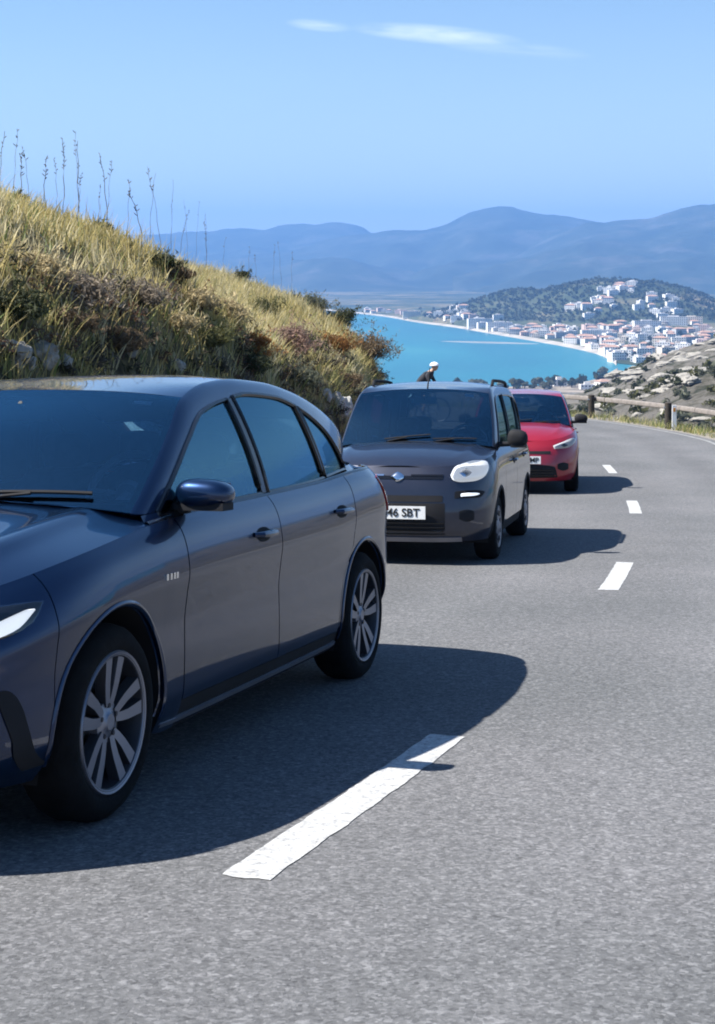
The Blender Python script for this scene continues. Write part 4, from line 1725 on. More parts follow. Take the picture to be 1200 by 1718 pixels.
# ---- the grey small car behind
panda = dict(
    paint=M['panda_paint'], L=3.653, hw=.822, a1=.76, a2=3.06, Ra=.335, Rt=.292, Rr=.185, track=.800, wheel='cap',
    zb=pch([0, .5, 1.2, 3.0, 3.653], [.20, .21, .20, .21, .28]),
    zs=pch([0, .1, .25, .5, .8, 1.1, 1.6, 2.4, 3.2, 3.653], [.80, .835, .875, .92, .955, .965, .97, .985, 1.0, .98]),
    xf=pch([0, .15, .4, .65, .85, 1], [.06, .01, .0, .02, .05, .11]),
    xr=pch([0, .2, .5, .8, 1], [3.60, 3.64, 3.653, 3.63, 3.58]),
    W=pch([0, .1, .25, .45, .65, .8, .92, 1], [.765, .79, .808, .818, .822, .816, .80, .77]),
    lf=.62, nf=2.9, lr=.40, nr=3.2, zsill=.30, xd1=1.15, xd2b=2.08, xd2t=2.08, xd3=2.95, zhandle=.82,
    hc=pch([.1, .3, .6, 1.0], [.01, .05, .075, .085]), cowl=(.86, 1.00), crease=.012,
    tum=(.07, .22), inset=.018, rtaper=.05, rt0=2.6, ft0=1.2, ftaper=.02, ws=((.90, 1.04), (1.53, 1.532), (3.42, 1.56)), roof_top=1.612,
    rail=[(0.98, 0.985, 1.14, 0.985), (1.1, 1.112, 1.24, 1.09), (1.28, 1.314, 1.36, 1.269), (1.46, 1.476, 1.48, 1.403), (1.62, 1.532, 1.62, 1.454), (1.95, 1.558, 1.95, 1.476), (2.45, 1.56, 2.45, 1.476), (2.95, 1.543, 2.9, 1.454), (3.28, 1.504, 3.15, 1.403), (3.44, 1.426, 3.26, 1.291), (3.52, 1.224, 3.3, 1.134), (3.56, 1.045, 3.3, 1.034)],
    i_head=3, i_end=8, cuts=((2.08, 2.06, .045), (2.95, 2.93, .03)), pane_mats=(M['glass'], M['dark_glass'], M['dark_glass']), tail_top=(3.55, 1.05),
    mirror=(1.17, .93, 1.065), mirror_mat=M['black'], mirror_s=(.07, .095, .085), seat_top=1.06, lip_mat=M['black'], lipw=.035, steer=0,
    glint_stickers=[(.845, .90, .07, .06, M['glint_paper'])],
)
p_root, p_t = make_car(panda, 'grey_small_car', 'dark grey tall small hatchback between the blue car and the red car')
yz = [(.46, .775), (.49, .840), (.56, .875), (.66, .897), (.735, .885), (.76, .83), (.74, .765), (.66, .722), (.55, .715), (.48, .735)]
for sg in (1, -1):
    hb = p_t['blob']('headlight', yz, M['lit_lamp'], .003, .004, sg=sg)
    p_t['blob']('lamp_bowl', [(.53, .79), (.58, .825), (.63, .79), (.58, .755)], M['chrome'], .008, .006, parent=hb, sg=sg)
    p_t['blob']('headlight_lens', yz, M['lens'], .016, .022, parent=hb, sg=sg)
    tl = p_t['blob']('running_lamp', [(.55, .592), (.55, .612), (.66, .622), (.70, .612), (.66, .598)], M['white_lamp'], .006, .006, sg=sg)
    p_t['blob']('fog_lamp', [(.54, .40), (.54, .46), (.60, .48), (.66, .46), (.66, .40), (.60, .375)], M['black'], .003, .004, sg=sg)
    p_t['blob']('lamp_bezel', [(.50, .575), (.50, .63), (.68, .645), (.74, .625), (.70, .58)], M['black'], .002, .002, parent=tl, sg=sg)
bz = p_t['bar']('nose_slot', -.40, .40, .735, .765, M['gloss_black'], .004)
p_t['blob']('emblem', [(-.06, .755), (0, .795), (.06, .755), (0, .715)], M['chrome'], .010, .010)
p_t['bar']('nose_strip', -.12, -.40, .762, .776, M['chrome'], .008, bz)
p_t['bar']('nose_strip', .12, .40, .762, .776, M['gloss_black'], .008, bz)
p_t['bar']('upper_grille', -.40, .40, .545, .60, M['black'], .004)
lg = p_t['bar']('lower_grille', -.42, .42, .265, .535, M['black'], .003)
for k in range(3):
    p_t['bar']('grille_slat', -.41, .41, .29 + .035 * k, .300 + .035 * k, M['gloss_black'], .010, lg)
p_t['bar']('bumper_lip', -.55, .55, .205, .245, M['alloy'], .010)
plate(panda, p_t, p_root, '2846 SBT', .455)
for sg in (1, -1):
    mb = MB()
    ss = np.linspace(.36, .70, 16)
    pts_ = p_t['Rp'](ss, sg)
    pts_[:, 1] -= .035 * sg
    pts_[:, 2] += .055
    pts_[0, 2] -= .05
    pts_[-1, 2] -= .05
    mb.tube([tuple(p) for p in pts_], .016, 8)
    mb.build('roof_rail', M['black'], p_root)
mb = MB()
P = p_t['roof'](np.array([.5]), np.array([.05]))[0]
mb.tube([tuple(P), (P[0] - .13, P[1], P[2] + .20)], [.008, .004], 6)
mb.build('aerial', M['black'], p_root)
place_car(p_root, .335 + .76 * math.sin(.22), 12.62 + .76 * math.cos(.22), .22, panda)

# ---- the red car at the back
redc = dict(
    paint=M['red_paint'], L=3.75, hw=.835, a1=.76, a2=3.15, Ra=.335, Rt=.295, Rr=.195, track=.812, wheel='cap',
    zb=pch([0, .5, 1.2, 3.0, 3.75], [.19, .20, .19, .20, .27]),
    zs=pch([0, .1, .25, .5, .8, 1.1, 1.6, 2.4, 3.2, 3.75], [.72, .75, .80, .86, .905, .93, .95, .98, 1.02, 1.0]),
    xf=pch([0, .15, .4, .65, .85, 1], [.07, .02, .0, .02, .06, .13]),
    xr=pch([0, .2, .5, .8, 1], [3.70, 3.74, 3.75, 3.71, 3.64]),
    W=pch([0, .1, .25, .45, .65, .8, .92, 1], [.775, .80, .82, .83, .835, .828, .81, .775]),
    lf=.80, nf=2.6, lr=.45, nr=3.0, zsill=.29, xd1=1.22, xd2b=2.2, xd2t=2.18, xd3=3.0, zhandle=.80,
    hc=pch([.1, .3, .6, 1.0], [.005, .05, .08, .09]), cowl=(.95, 1.12), crease=.016,
    tum=(.13, .34), inset=.018, rtaper=.08, rt0=2.6, ft0=1.3, ftaper=.02, ws=((.99, .995), (1.68, 1.43), (3.5, 1.43)), roof_top=1.495,
    rail=[(1.10, .950, 1.26, .955), (1.25, 1.06, 1.37, 1.05), (1.43, 1.22, 1.52, 1.18), (1.62, 1.375, 1.66, 1.30), (1.80, 1.425, 1.80, 1.35), (2.1, 1.448, 2.1, 1.38),
          (2.5, 1.45, 2.5, 1.38), (2.95, 1.43, 2.90, 1.35), (3.32, 1.385, 3.15, 1.28), (3.48, 1.31, 3.26, 1.20), (3.57, 1.18, 3.32, 1.12), (3.63, 1.05, 3.34, 1.05)],
    i_head=3, i_end=8, cuts=((2.2, 2.16, .045), (3.02, 2.96, .03)), pane_mats=(M['glass'], M['dark_glass'], M['dark_glass']), tail_top=(3.62, 1.07),
    mirror=(1.30, .89, 1.06), mirror_mat=M['black'], mirror_s=(.075, .10, .07), seat_top=1.02, pillar_mat=M['red_paint'],
)
r_root, r_t = make_car(redc, 'red_hatchback', 'bright red small hatchback at the rear of the queue, half hidden by the grey car')
yz = [(.44, .70), (.58, .75), (.74, .80), (.775, .775), (.74, .715), (.62, .665), (.46, .655)]
for sg in (1, -1):
    hb = r_t['blob']('headlight', yz, M['silver'], .003, .004, sg=sg)
    r_t['blob']('lamp_bowl', [(.55, .70), (.60, .725), (.65, .70), (.60, .68)], M['gloss_black'], .008, .004, parent=hb, sg=sg)
    r_t['blob']('headlight_lens', yz, M['lens'], .014, .018, parent=hb, sg=sg)
    r_t['blob']('fog_lamp', [(.50, .37), (.50, .43), (.58, .46), (.66, .43), (.66, .37), (.58, .34)], M['black'], .003, .004, sg=sg)
r_t['bar']('grille', -.40, .40, .585, .625, M['black'], .004)
lg = r_t['blob']('lower_grille', [(-.46, .40), (0, .44), (.46, .40), (.50, .25), (0, .24), (-.50, .25)], M['black'], .003, .003, n=60)
for k in range(3):
    r_t['bar']('grille_slat', -.44, .44, .27 + .04 * k, .282 + .04 * k, M['gloss_black'], .010, lg)
plate(redc, r_t, r_root, '7402 HMP', .50)
place_car(r_root, 2.39 + .76 * math.sin(.115), 21.1 + .76 * math.cos(.115), .115, redc)

# ------------------------------------------------------------------ guard rail on the outside of the bend
M['weathered_wood'] = pmat('weathered_wood', (0.20, 0.175, 0.155), 0.85, var=0.25, vscale=9, bump=0.004, bscale=50)
M['dark_wood'] = pmat('dark_creosoted_wood', (0.035, 0.028, 0.022), 0.9, var=0.4, vscale=9, bump=0.004, bscale=50)
M['galv'] = pmat('galvanised_steel', (0.42, 0.43, 0.44), 0.45, 0.8, var=0.15)
RAIL_OFF = HALF + 0.75
gs = np.arange(18.0, 56.0, 0.5)
gx_, gy_ = road_pt(gs, RAIL_OFF)
gz_ = road_z(gy_)
gr = empty('guard_rail', 'pale weathered timber guard rail on dark posts along the outside of the bend', 'guard rail', (float(gx_[40]), float(gy_[40]), float(gz_[40])))
inv = Vector(gr.location)


def rel(p):
    return (p[0] - inv.x, p[1] - inv.y, p[2] - inv.z)


for a0, a1_ in zip(range(0, len(gs) - 8, 8), range(8, len(gs), 8)):
    mb = MB()
    # half-round rail: a thick D section swept along the bend
    V, F = [], []
    seg = range(a0, a1_ + 1)
    prof = [(-.05, -.060), (.0, -.070), (.04, -.05), (.05, 0), (.04, .05), (.0, .070), (-.05, .060)]
    for q in seg:
        ss_ = gs[q] + (0.012 if q == a0 else (-0.012 if q == a1_ else 0))
        for o, h in prof:
            x, y = road_pt(ss_, RAIL_OFF - .06 - o)
            V.append(rel((float(x), float(y), float(road_z(y)) + .52 + h)))
    k = len(prof)
    for q in range(len(seg) - 1):
        for e in range(k):
            e2 = (e + 1) % k
            F.append((q * k + e, q * k + e2, (q + 1) * k + e2, (q + 1) * k + e))
    F += [tuple(range(k)), tuple((len(seg) - 1) * k + e for e in range(k))[::-1]]
    mb.add(V, F)
    mb.build('rail', M['weathered_wood'], gr, sharp=40)
for sp in [22.6, 25.9, 29.2, 32.5, 35.8, 39.1, 42.4, 45.7, 49.0, 52.3]:
    x, y = (float(v) for v in road_pt(sp, RAIL_OFF - .21))
    z = float(road_z(y))
    mb = MB()
    mb.lathe([(0, .66), (.07, .655), (.095, .64), (.095, -.5), (0, -.5)], 14, axis='z')
    mb.build('post', M['dark_wood'], gr, loc=rel((x, y, z)))
    mb = MB()
    x2_, y2_ = (float(v) for v in road_pt(sp, RAIL_OFF - .31))
    mb.box(rel((x2_, y2_, z + .52)), (.05, .04, .05))
    mb.build('bolt', M['galv'], gr)
# white marker post beside the second post in view
x, y = (float(v) for v in road_pt(38.75, RAIL_OFF - .25))
mk = empty('marker_post', 'slim white roadside marker post next to a dark guard rail post', 'marker post', (x, y, float(road_z(y)) - .1))
MB().box((0, 0, .34), (.12, .05, .72), taper=.9).build('body', pmat('marker_white', (.75, .75, .73), .5, var=.1), mk, smooth=False)
MB().box((0, -.027, .58), (.06, .008, .10)).build('reflector', pmat('amber_reflector', (.55, .22, .02), .3), mk, smooth=False)

# ------------------------------------------------------------------ vegetation on the bank


def blades_mesh(name, P, H, Wd, lean, az, cols, mats, segs=3, curl=0.5):
    """many tapered grass blades: P roots (n,3)"""
    n = len(P)
    t_ = np.linspace(0, 1, segs + 1)
    d = np.stack([np.cos(az), np.sin(az), np.zeros(n)], -1)
    sa = rng.uniform(0, 2 * np.pi, n)
    s = np.stack([np.cos(sa), np.sin(sa), np.zeros(n)], -1)
    V = np.zeros((n, segs + 1, 2, 3), np.float32)
    for i, tt in enumerate(t_):
        c = P + np.stack([np.zeros(n), np.zeros(n), H * (tt - 0.25 * lean * tt ** 2)], -1) + d * (H * lean * (tt * (1 - curl) + curl * tt ** 2))[:, None]
        w = (Wd * (1 - tt) ** 0.7 + 0.0006)[:, None] * s
        V[:, i, 0] = c - w
        V[:, i, 1] = c + w
    V = V.reshape(-1, 3)
    base = (np.arange(n) * (segs + 1) * 2)[:, None] + (np.arange(segs) * 2)[None]
    F = np.stack([base, base + 1, base + 3, base + 2], -1).reshape(-1, 4)
    idx = np.repeat(cols, segs)
    return fast_mesh(name, V, F, mats, idx)


def leaf_mat(name, col, var=0.35):
    m, n, l, b = new_mat(name)
    t = n.new('ShaderNodeTexCoord')
    z = n.new('ShaderNodeTexNoise')
    z.inputs['Scale'].default_value = 3.0
    z.inputs['Detail'].default_value = 5
    l.new(t.outputs['Object'], z.inputs['Vector'])
    r = ramp(n, [(0.3, tuple(c * (1 - var) for c in col)), (0.7, tuple(min(1, c * (1 + var)) for c in col))])
    l.new(z.outputs['Fac'], r.inputs[0])
    l.new(r.outputs[0], b.inputs['Base Color'])
    b.inputs['Roughness'].default_value = 0.75
    b.inputs['Specular IOR Level'].default_value = 0.2
    tr = n.new('ShaderNodeBsdfTranslucent')
    l.new(r.outputs[0], tr.inputs['Color'])
    mx = n.new('ShaderNodeMixShader')
    mx.inputs[0].default_value = 0.35
    l.new(b.outputs[0], mx.inputs[1])
    l.new(tr.outputs[0], mx.inputs[2])
    l.new(mx.outputs[0], n['Material Output'].inputs['Surface'])
    return m


G_MATS = [leaf_mat('straw_grass', (0.54, 0.47, 0.28)), leaf_mat('ochre_grass', (0.44, 0.36, 0.15)), leaf_mat('olive_grass', (0.29, 0.28, 0.10)), leaf_mat('green_grass', (0.15, 0.19, 0.06)),
          leaf_mat('grey_stalk', (0.24, 0.21, 0.16))]


def scatter(n, s0, s1, o0, o1):
    s = rng.uniform(s0, s1, n)
    o = rng.uniform(o0, o1, n)
    return s, o


def grass(name, n, s0, s1, o0, o1, h0, h1, probs, wd=.006, clump=0.75, lean=(.15, .8)):
    nc = n // 14
    cs, co = scatter(nc, s0, s1, o0, o1)
    keep = noise2(cs, co, 1.6, 21, 4) + rng.uniform(-.5, .9, nc) > -.25
    cs, co = cs[keep], co[keep]
    nc = len(cs)
    ci = rng.integers(0, nc, n)
    s = cs[ci] + rng.normal(0, .13, n)
    o = np.maximum(co[ci] + rng.normal(0, .13, n), .75)
    x, y, z = bank_pos(s, o)
    ck = rng.uniform(.55, 1.25, nc)
    zone = np.clip(noise2(cs, co, 1.9, 22, 4) * 1.7, -1, 1)
    cc = np.zeros(nc, int)
    cum = np.cumsum(probs)
    cc = np.searchsorted(cum, np.clip(rng.uniform(0, 1, nc) * .55 + .45 * (zone * .5 + .5), 0, .999))
    H = rng.uniform(h0, h1, n) * ck[ci]
    ln = rng.uniform(*lean, n)
    caz = rng.uniform(0, 6.28, nc)
    az = np.where(rng.uniform(0, 1, n) < .5, rng.uniform(0, 6.28, n), caz[ci])
    cols = np.where(rng.uniform(0, 1, n) < .8, cc[ci], rng.integers(0, 4, n))
    me = blades_mesh(name, np.stack([x, y, z - .03], -1), H, np.full(n, wd) * rng.uniform(.6, 1.5, n), ln, az, cols, G_MATS)
    return tag(link(name, me), kind='stuff')


grass('dry_grass', 82000, 8, 45, 1.5, 7.0, .10, .34, [.40, .64, .86, 1.0], wd=.008)
grass('bank_foot_grass', 9000, 10, 46, .8, 2.1, .10, .40, [.15, .30, .62, 1.0], wd=.007)
grass('tall_dry_grass', 5200, 9, 40, 2.4, 6.2, .25, .50, [.65, .88, .97, 1.0], wd=.004, lean=(.1, .7))

# tall stalks that stand up against the sky on the crest
STALK = []
for (px, ytop, ybot, bend, big) in [(3, 165, 320, -.10, 0), (16, 215, 318, .10, 1), (40, 205, 322, .05, 0), (43, 250, 325, -.06, 1), (58, 240, 330, -.09, 0), (75, 250, 335, .05, 1), (90, 262, 338, -.05, 0),
                                    (122, 215, 345, .03, 1), (128, 222, 350, -.04, 0), (145, 222, 348, .0, 1), (150, 265, 350, .06, 0), (180, 290, 355, .04, 0), (188, 255, 356, -.14, 1), (203, 262, 360, .06, 0),
                                    (232, 275, 372, .02, 0), (240, 315, 385, -.3, 1), (262, 290, 398, .12, 0), (275, 270, 400, -.18, 0), (292, 302, 408, .05, 1), (305, 330, 420, .25, 1), (318, 310, 430, -.1, 0), (333, 340, 436, .1, 0),
                                    (352, 368, 446, .0, 0), (366, 374, 448, -.06, 1), (380, 378, 452, .04, 0), (420, 410, 466, .02, 0), (440, 405, 466, -.05, 0), (460, 412, 468, .03, 0), (478, 408, 470, -.04, 0), (498, 420, 478, .05, 0)]:
    STALK.append((px + rng.uniform(-9, 9), ytop + rng.uniform(-14, 22), ybot, bend * 1.6 + rng.uniform(-.07, .07), big))
M['stalk'] = leaf_mat('dry_stalk', (0.15, 0.13, 0.095))


def crest_at(px):
    """the point of the bank's skyline that lies in the direction of a given bearing"""
    r = float(px_r(px))
    best, bp_ = -9, None
    for s in np.arange(8, 44, .25):
        o = np.arange(1.0, 9.0, .2)
        x, y, z = bank_pos(np.full_like(o, s), o)
        d = np.abs(x / y - r)
        ok = d < .006
        if ok.any():
            el = np.where(ok, (z - EYE) / y, -9)
            i = int(np.argmax(el))
            if el[i] > best:
                best, bp_ = el[i], (float(x[i]), float(y[i]), float(z[i]))
    return bp_


stalk_pts = [(crest_at(q[0]), q) for q in STALK]
for bp_, (px, ytop, ybot, bend, big) in stalk_pts:
    if bp_ is None:
        continue
    D = bp_[1]
    h = (HOR - ytop) / F_PX * D + EYE - bp_[2]
    h = max(.35, h)
    root = empty('dry_stalk', 'tall thin dry flower stalk standing up against the sky on the bank crest', 'dry stalk', bp_, 'dry stalks along the crest of the bank')
    mb = MB()
    k = 9
    path = [(bend * h * .5 * (i / k) ** 2 * 1.0 + .012 * math.sin(i * 1.7 + px), .03 * math.sin(i * 1.1 + px), h * i / k - .05) for i in range(k + 1)]
    r0 = .006 if big else .0035
    mb.tube(path, [r0 * (1 - .5 * i / k) for i in range(k + 1)], 5)
    mb.build('stem', M['stalk'], root)
    mb = MB()
    rr_ = random.Random(px)
    for q in range(rr_.randint(6, 18) if big else rr_.randint(3, 9)):
        f = rr_.uniform(.62 if big else .75, 1.0)
        i = min(k - 1, int(f * k))
        p = Vector(path[i]).lerp(Vector(path[i + 1]), f * k - i)
        a = rr_.uniform(0, 6.28)
        ln = rr_.uniform(.02, .06) * (1.3 - .6 * f)
        e = p + Vector((math.cos(a) * ln, math.sin(a) * ln, ln * .9))
        mb.tube([p, p.lerp(e, .6), e], [.002, .006, .001], 4)
    tag(mb.build('seed_head', M['stalk'], root), kind='stuff')


def leaf_cloud(cent, rad, n, size, seed, lobes=9, squash=.8, slim=.45):
    g = np.random.default_rng(seed)
    L = g.normal(0, 1, (lobes, 3))
    L /= np.linalg.norm(L, axis=1)[:, None]
    L *= g.uniform(.25, .75, (lobes, 1))
    L[:, 2] = np.abs(L[:, 2]) * 1.0 - .1
    k = g.integers(0, lobes, n)
    d = g.normal(0, 1, (n, 3))
    d /= np.linalg.norm(d, axis=1)[:, None]
    lr_ = g.uniform(.28, .55, lobes)
    P = (L[k] + d * (lr_[k] * g.uniform(.45, 1.0, n) ** .5)[:, None]) * rad
    P[:, 2] = P[:, 2] * squash
    P = P + np.array(cent)
    nn = d + g.normal(0, .5, (n, 3))
    nn /= np.linalg.norm(nn, axis=1)[:, None]
    a = np.cross(nn, g.normal(0, 1, (n, 3)))
    a /= np.linalg.norm(a, axis=1)[:, None]
    b_ = np.cross(nn, a)
    sz = size * g.uniform(.6, 1.5, (n, 1))
    V = np.stack([P - a * sz, P + b_ * sz * slim, P + a * sz, P - b_ * sz * slim], 1).reshape(-1, 3)
    F = np.arange(n * 4).reshape(n, 4)
    return V, F, L * rad * np.array([1, 1, squash]) + np.array(cent)


SH = {k: [leaf_mat(k + '_leaf', c, .3), leaf_mat(k + '_leaf_pale', tuple(min(1, v * 1.6) for v in c), .3)] for k, c in dict(
    dark=(.040, .046, .022), olive=(.085, .085, .034), rust=(.20, .095, .030), pink=(.25, .165, .125), straw=(.36, .29, .16), brown=(.14, .10, .06), mauve=(.19, .155, .115), grey=(.12, .125, .085)).items()}
M['twig'] = pmat('twig', (.075, .055, .040), .9, var=.3)


def shrub(x, y, z, rad, kind, label, seed, n=1500, size=.035, squash=.8, name='shrub', group=None):
    root = empty(name, label, 'shrub', (x, y, z), group)
    V, F, Lc = leaf_cloud((0, 0, rad * .55), rad, n, size, seed, lobes=19, squash=squash * .82, slim=.26)
    # stray sprays that break the outline
    g = np.random.default_rng(seed + 5)
    ns = n // 5
    d_ = g.normal(0, 1, (ns, 3))
    d_[:, 2] = np.abs(d_[:, 2]) + .2
    d_ /= np.linalg.norm(d_, axis=1)[:, None]
    kk = g.integers(0, 22, ns)
    dirs = g.normal(0, 1, (22, 3))
    dirs[:, 2] = np.abs(dirs[:, 2]) * .8 + .1
    dirs /= np.linalg.norm(dirs, axis=1)[:, None]
    tt_ = g.uniform(.4, 1.35, ns)
    P_ = dirs[kk] * (tt_ * rad)[:, None] * np.array([1.1, 1.1, .95]) + g.normal(0, .06 * rad, (ns, 3)) + np.array([0, 0, rad * .2])
    s3 = size * g.uniform(.6, 1.5, (ns, 1))
    b3 = np.cross(d_, g.normal(0, 1, (ns, 3)))
    b3 /= np.linalg.norm(b3, axis=1)[:, None]
    V2 = np.stack([P_ - d_ * s3, P_ + b3 * s3 * .25, P_ + d_ * s3 * 1.4, P_ - b3 * s3 * .25], 1).reshape(-1, 3)
    F = np.concatenate([F, np.arange(ns * 4).reshape(ns, 4) + len(V)])
    V = np.concatenate([V, V2])
    n = n + ns
    link('foliage', fast_mesh('foliage', V, F, SH[kind], (g.uniform(0, 1, n) < .3).astype(int)), root)
    mb = MB()
    for c_ in Lc:
        mid = Vector(c_) * .5 + Vector((0, 0, .02))
        mb.tube([(0, 0, -.08), tuple(mid), tuple(c_)], [.016 * rad + .006, .010 * rad + .004, .003], 5)
    mb.build('stems', M['twig'], root)
    return root


def at_bank(px, ypx):
    """first point of the bank along the bearing through a place in the photograph"""
    r, e = float(px_r(px)), (HOR - ypx) / F_PX
    for Y in np.arange(8, 60, .1):
        X, Z = r * Y, EYE + e * Y
        # invert to s, o by search near the road
        i = np.argmin((CL[:, 0] - X) ** 2 + (CL[:, 1] - Y) ** 2)
        s = CS[i] - S0
        dx, dy = X - CL[i, 0], Y - CL[i, 1]
        off = dx * _ty[i] - dy * _tx[i]
        o = -off - HALF
        if o > .2 and Z <= road_z(Y) + bank_h(s, o):
            return X, Y, float(road_z(Y) + bank_h(s, o))
    return None


SHRUBS = [
    (585, 545, 34, 'dark', 'tall dark green shrub at the right end of the bank against the bay'),
    (615, 605, 40, 'brown', 'low dark brown shrub at the foot of the bank end beside the bay'),
    (565, 590, 30, 'rust', 'orange-brown dry shrub just left of the dark shrubs at the bank end'),
    (520, 590, 24, 'dark', 'small blackish bush between the pink bush and the orange shrub'),
    (478, 592, 44, 'pink', 'dusty pink flowering bush low on the bank'),
    (425, 600, 34, 'rust', 'reddish dry bush left of the pink bush on the bank foot'),
    (545, 525, 26, 'grey', 'grey-green shrub on the crest near the right end of the bank'),
    (350, 590, 36, 'olive', 'olive bush low on the bank behind the blue car roof'),
    (300, 560, 34, 'straw', 'pale straw coloured tussock bush in the middle of the bank'),
    (235, 515, 40, 'mauve', 'bare grey-brown bush on the left half of the bank'),
    (130, 520, 55, 'mauve', 'large bare brownish bush above the rocks on the left'),
    (120, 570, 40, 'brown', 'dark brown bush under the large bare brownish bush'),
    (25, 545, 55, 'dark', 'dark green bush at the left edge above the pale rocks'),
    (200, 600, 40, 'brown', 'dark tangled bush just above the blue car roof'),
    (275, 455, 22, 'dark', 'small dark bush in the upper middle of the bank'),
    (190, 378, 20, 'dark', 'small dark bush close under the left skyline'),
    (300, 470, 20, 'brown', 'little brown bush below the dip in the skyline'),
    (405, 470, 14, 'dark', 'tiny dark bush on the skyline right of the dip'),
    (515, 487, 14, 'dark', 'tiny dark bush on the skyline toward the bank end'),
    (45, 335, 22, 'olive', 'olive bush on the crest at the left edge'),
    (380, 540, 36, 'straw', 'pale dry tussock bush right of the bank middle'),
    (440, 535, 30, 'olive', 'yellowish olive bush above the pink bush'),
    (330, 520, 30, 'straw', 'pale feathery bush below the brown bush'),
    (60, 470, 40, 'straw', 'pale straw clump on the left of the bank'),
    (580, 650, 26, 'brown', 'dark low plant just above the pale boulder'),
    (500, 650, 34, 'grey', 'grey-green low bush behind the roof of the blue car'),
    (420, 630, 34, 'dark', 'dark low bush in the ditch behind the blue car'),
]
for k, (px, ypx, rpx, kind, label) in enumerate(SHRUBS):
    q = at_bank(px, ypx) or crest_at(px - 10)
    if q is None:
        continue
    rad = rpx / F_PX * q[1] * 1.25
    shrub(q[0], q[1], q[2] - rad * .25, rad, kind, label, 100 + k, n=int(1600 + 2600 * min(1, rad)), size=.018 + .026 * min(1, rad))


# dark dead undergrowth that hangs over the foot of the bank
Vs, Fs, Is, cnt = [], [], [], 0
for k in range(460):
    s_, o_ = rng.uniform(9, 44), rng.uniform(.75, 2.3)
    x, y, z = (float(v) for v in bank_pos(s_, o_))
    rad = rng.uniform(.12, .36)
    nl = 110
    V, F, _ = leaf_cloud((x, y, z + rad * .15), rad, nl, .035, 7000 + k, lobes=7, squash=.7, slim=.22)
    Vs.append(V)
    Fs.append(F + cnt)
    cnt += len(V)
    Is.append(np.where(rng.uniform(0, 1, nl) < .7, int(rng.integers(0, 4)), int(rng.integers(0, 4))))
UNDER = [leaf_mat('dead_brush', (.075, .058, .040)), leaf_mat('dark_brush', (.036, .038, .022)), leaf_mat('grey_brush', (.13, .112, .088)), leaf_mat('reddish_brush', (.125, .068, .042))]
tag(link('undergrowth', fast_mesh('undergrowth', np.concatenate(Vs), np.concatenate(Fs), UNDER, np.concatenate(Is))), kind='stuff')


M['limestone'] = pmat('limestone', (.25, .232, .20), .9, var=.3, vscale=5, bump=.03, bscale=14)
M['pale_limestone'] = pmat('pale_limestone', (.40, .39, .35), .9, var=.2, vscale=5, bump=.03, bscale=14)


def boulder(x, y, z, r, label, seed, mat, sq=(1, 1, .8)):
    bm = bmesh.new()
    bmesh.ops.create_icosphere(bm, subdivisions=4, radius=1)
    off = Vector((seed * 3.7, seed * 1.3, seed * .7))
    for v in bm.verts:
        p = v.co.copy()
        d = 1 + .35 * noise.noise(p * 1.1 + off) + .16 * noise.noise(p * 2.6 + off) + .07 * noise.noise(p * 6 + off)
        c = noise.cell(p * 1.4 + off)
        d *= .93 + .12 * c
        v.co = Vector((p.x * sq[0], p.y * sq[1], p.z * sq[2])) * d * r
    me = bpy.data.meshes.new('boulder')
    bm.to_mesh(me)
    bm.free()
    me.materials.append(mat)
    me.polygons.foreach_set('use_smooth', [True] * len(me.polygons))
    me.set_sharp_from_angle(angle=R(28))
    o = link('boulder', me)
    o.location = (x, y, z)
    o.rotation_euler = (seed * .3, seed * .2, seed * 1.1)
    return tag(o, label, 'rock')


for k, (px, ypx, rpx, label, mat) in enumerate([
        (20, 600, 34, 'grey limestone rock at the left edge above the blue car roof', 'limestone'),
        (72, 592, 30, 'tallest pale grey rock on the left, just above the blue car roof', 'limestone'),
        (105, 612, 18, 'small flat pale rock at the right of the rock group on the left', 'limestone'),
        (48, 612, 16, 'small stone wedged between the two big rocks on the left', 'limestone'),
        (215, 590, 16, 'half buried grey stone above the middle of the blue car roof', 'limestone'),
        (568, 682, 26, 'pale whitish boulder on the verge between the blue car and the grey car', 'pale_limestone'),
        (545, 665, 13, 'small pale stone left of the whitish boulder', 'pale_limestone'),
        (570, 642, 10, 'small pinkish stone above the whitish boulder', 'limestone'),
        (300, 610, 12, 'little grey stone at the bank foot behind the car', 'limestone')]):
    q = at_bank(px, ypx)
    if q:
        boulder(q[0], q[1], q[2] - .05, rpx / F_PX * q[1], label, k + 1, M[mat], (1, .9, .85))

# low scrub in front of and beyond the guard rail
for k, (s, o, rad, kind, label) in enumerate([
        (32.6, 5.3, .42, 'dark', 'dark round bush behind the guard rail right of the white marker post'),
        (35.8, 5.4, .40, 'dark', 'dark green bush behind the guard rail between the two posts'),
        (37.3, 5.2, .36, 'olive', 'olive bush behind the rail close to the farther post'),
        (30.6, 5.2, .45, 'olive', 'olive bush under the rail at the right edge'),
        (40.3, 5.4, .40, 'grey', 'grey-green bush behind the rail beside the red car'),
        (38.6, 6.4, .55, 'straw', 'pale dry bush below the road beyond the farther post'),
        (34.4, 6.6, .55, 'brown', 'brown bush below the road beyond the marker post'),
        (29.0, 6.0, .6, 'dark', 'dark bush past the right end of the visible rail')]):
    x, y = (float(v) for v in road_pt(s, o))
    zz = float(road_z(y)) + float(pch([0, .7, 1.2, 2, 3.2, 5, 8, 13, 20], [-0.02, -.05, -.18, -.55, -1.1, -2.0, -3.6, -5.6, -8])(o - HALF))
    shrub(x, y, zz - .05, rad, kind, label, 300 + k, n=900, size=.045)
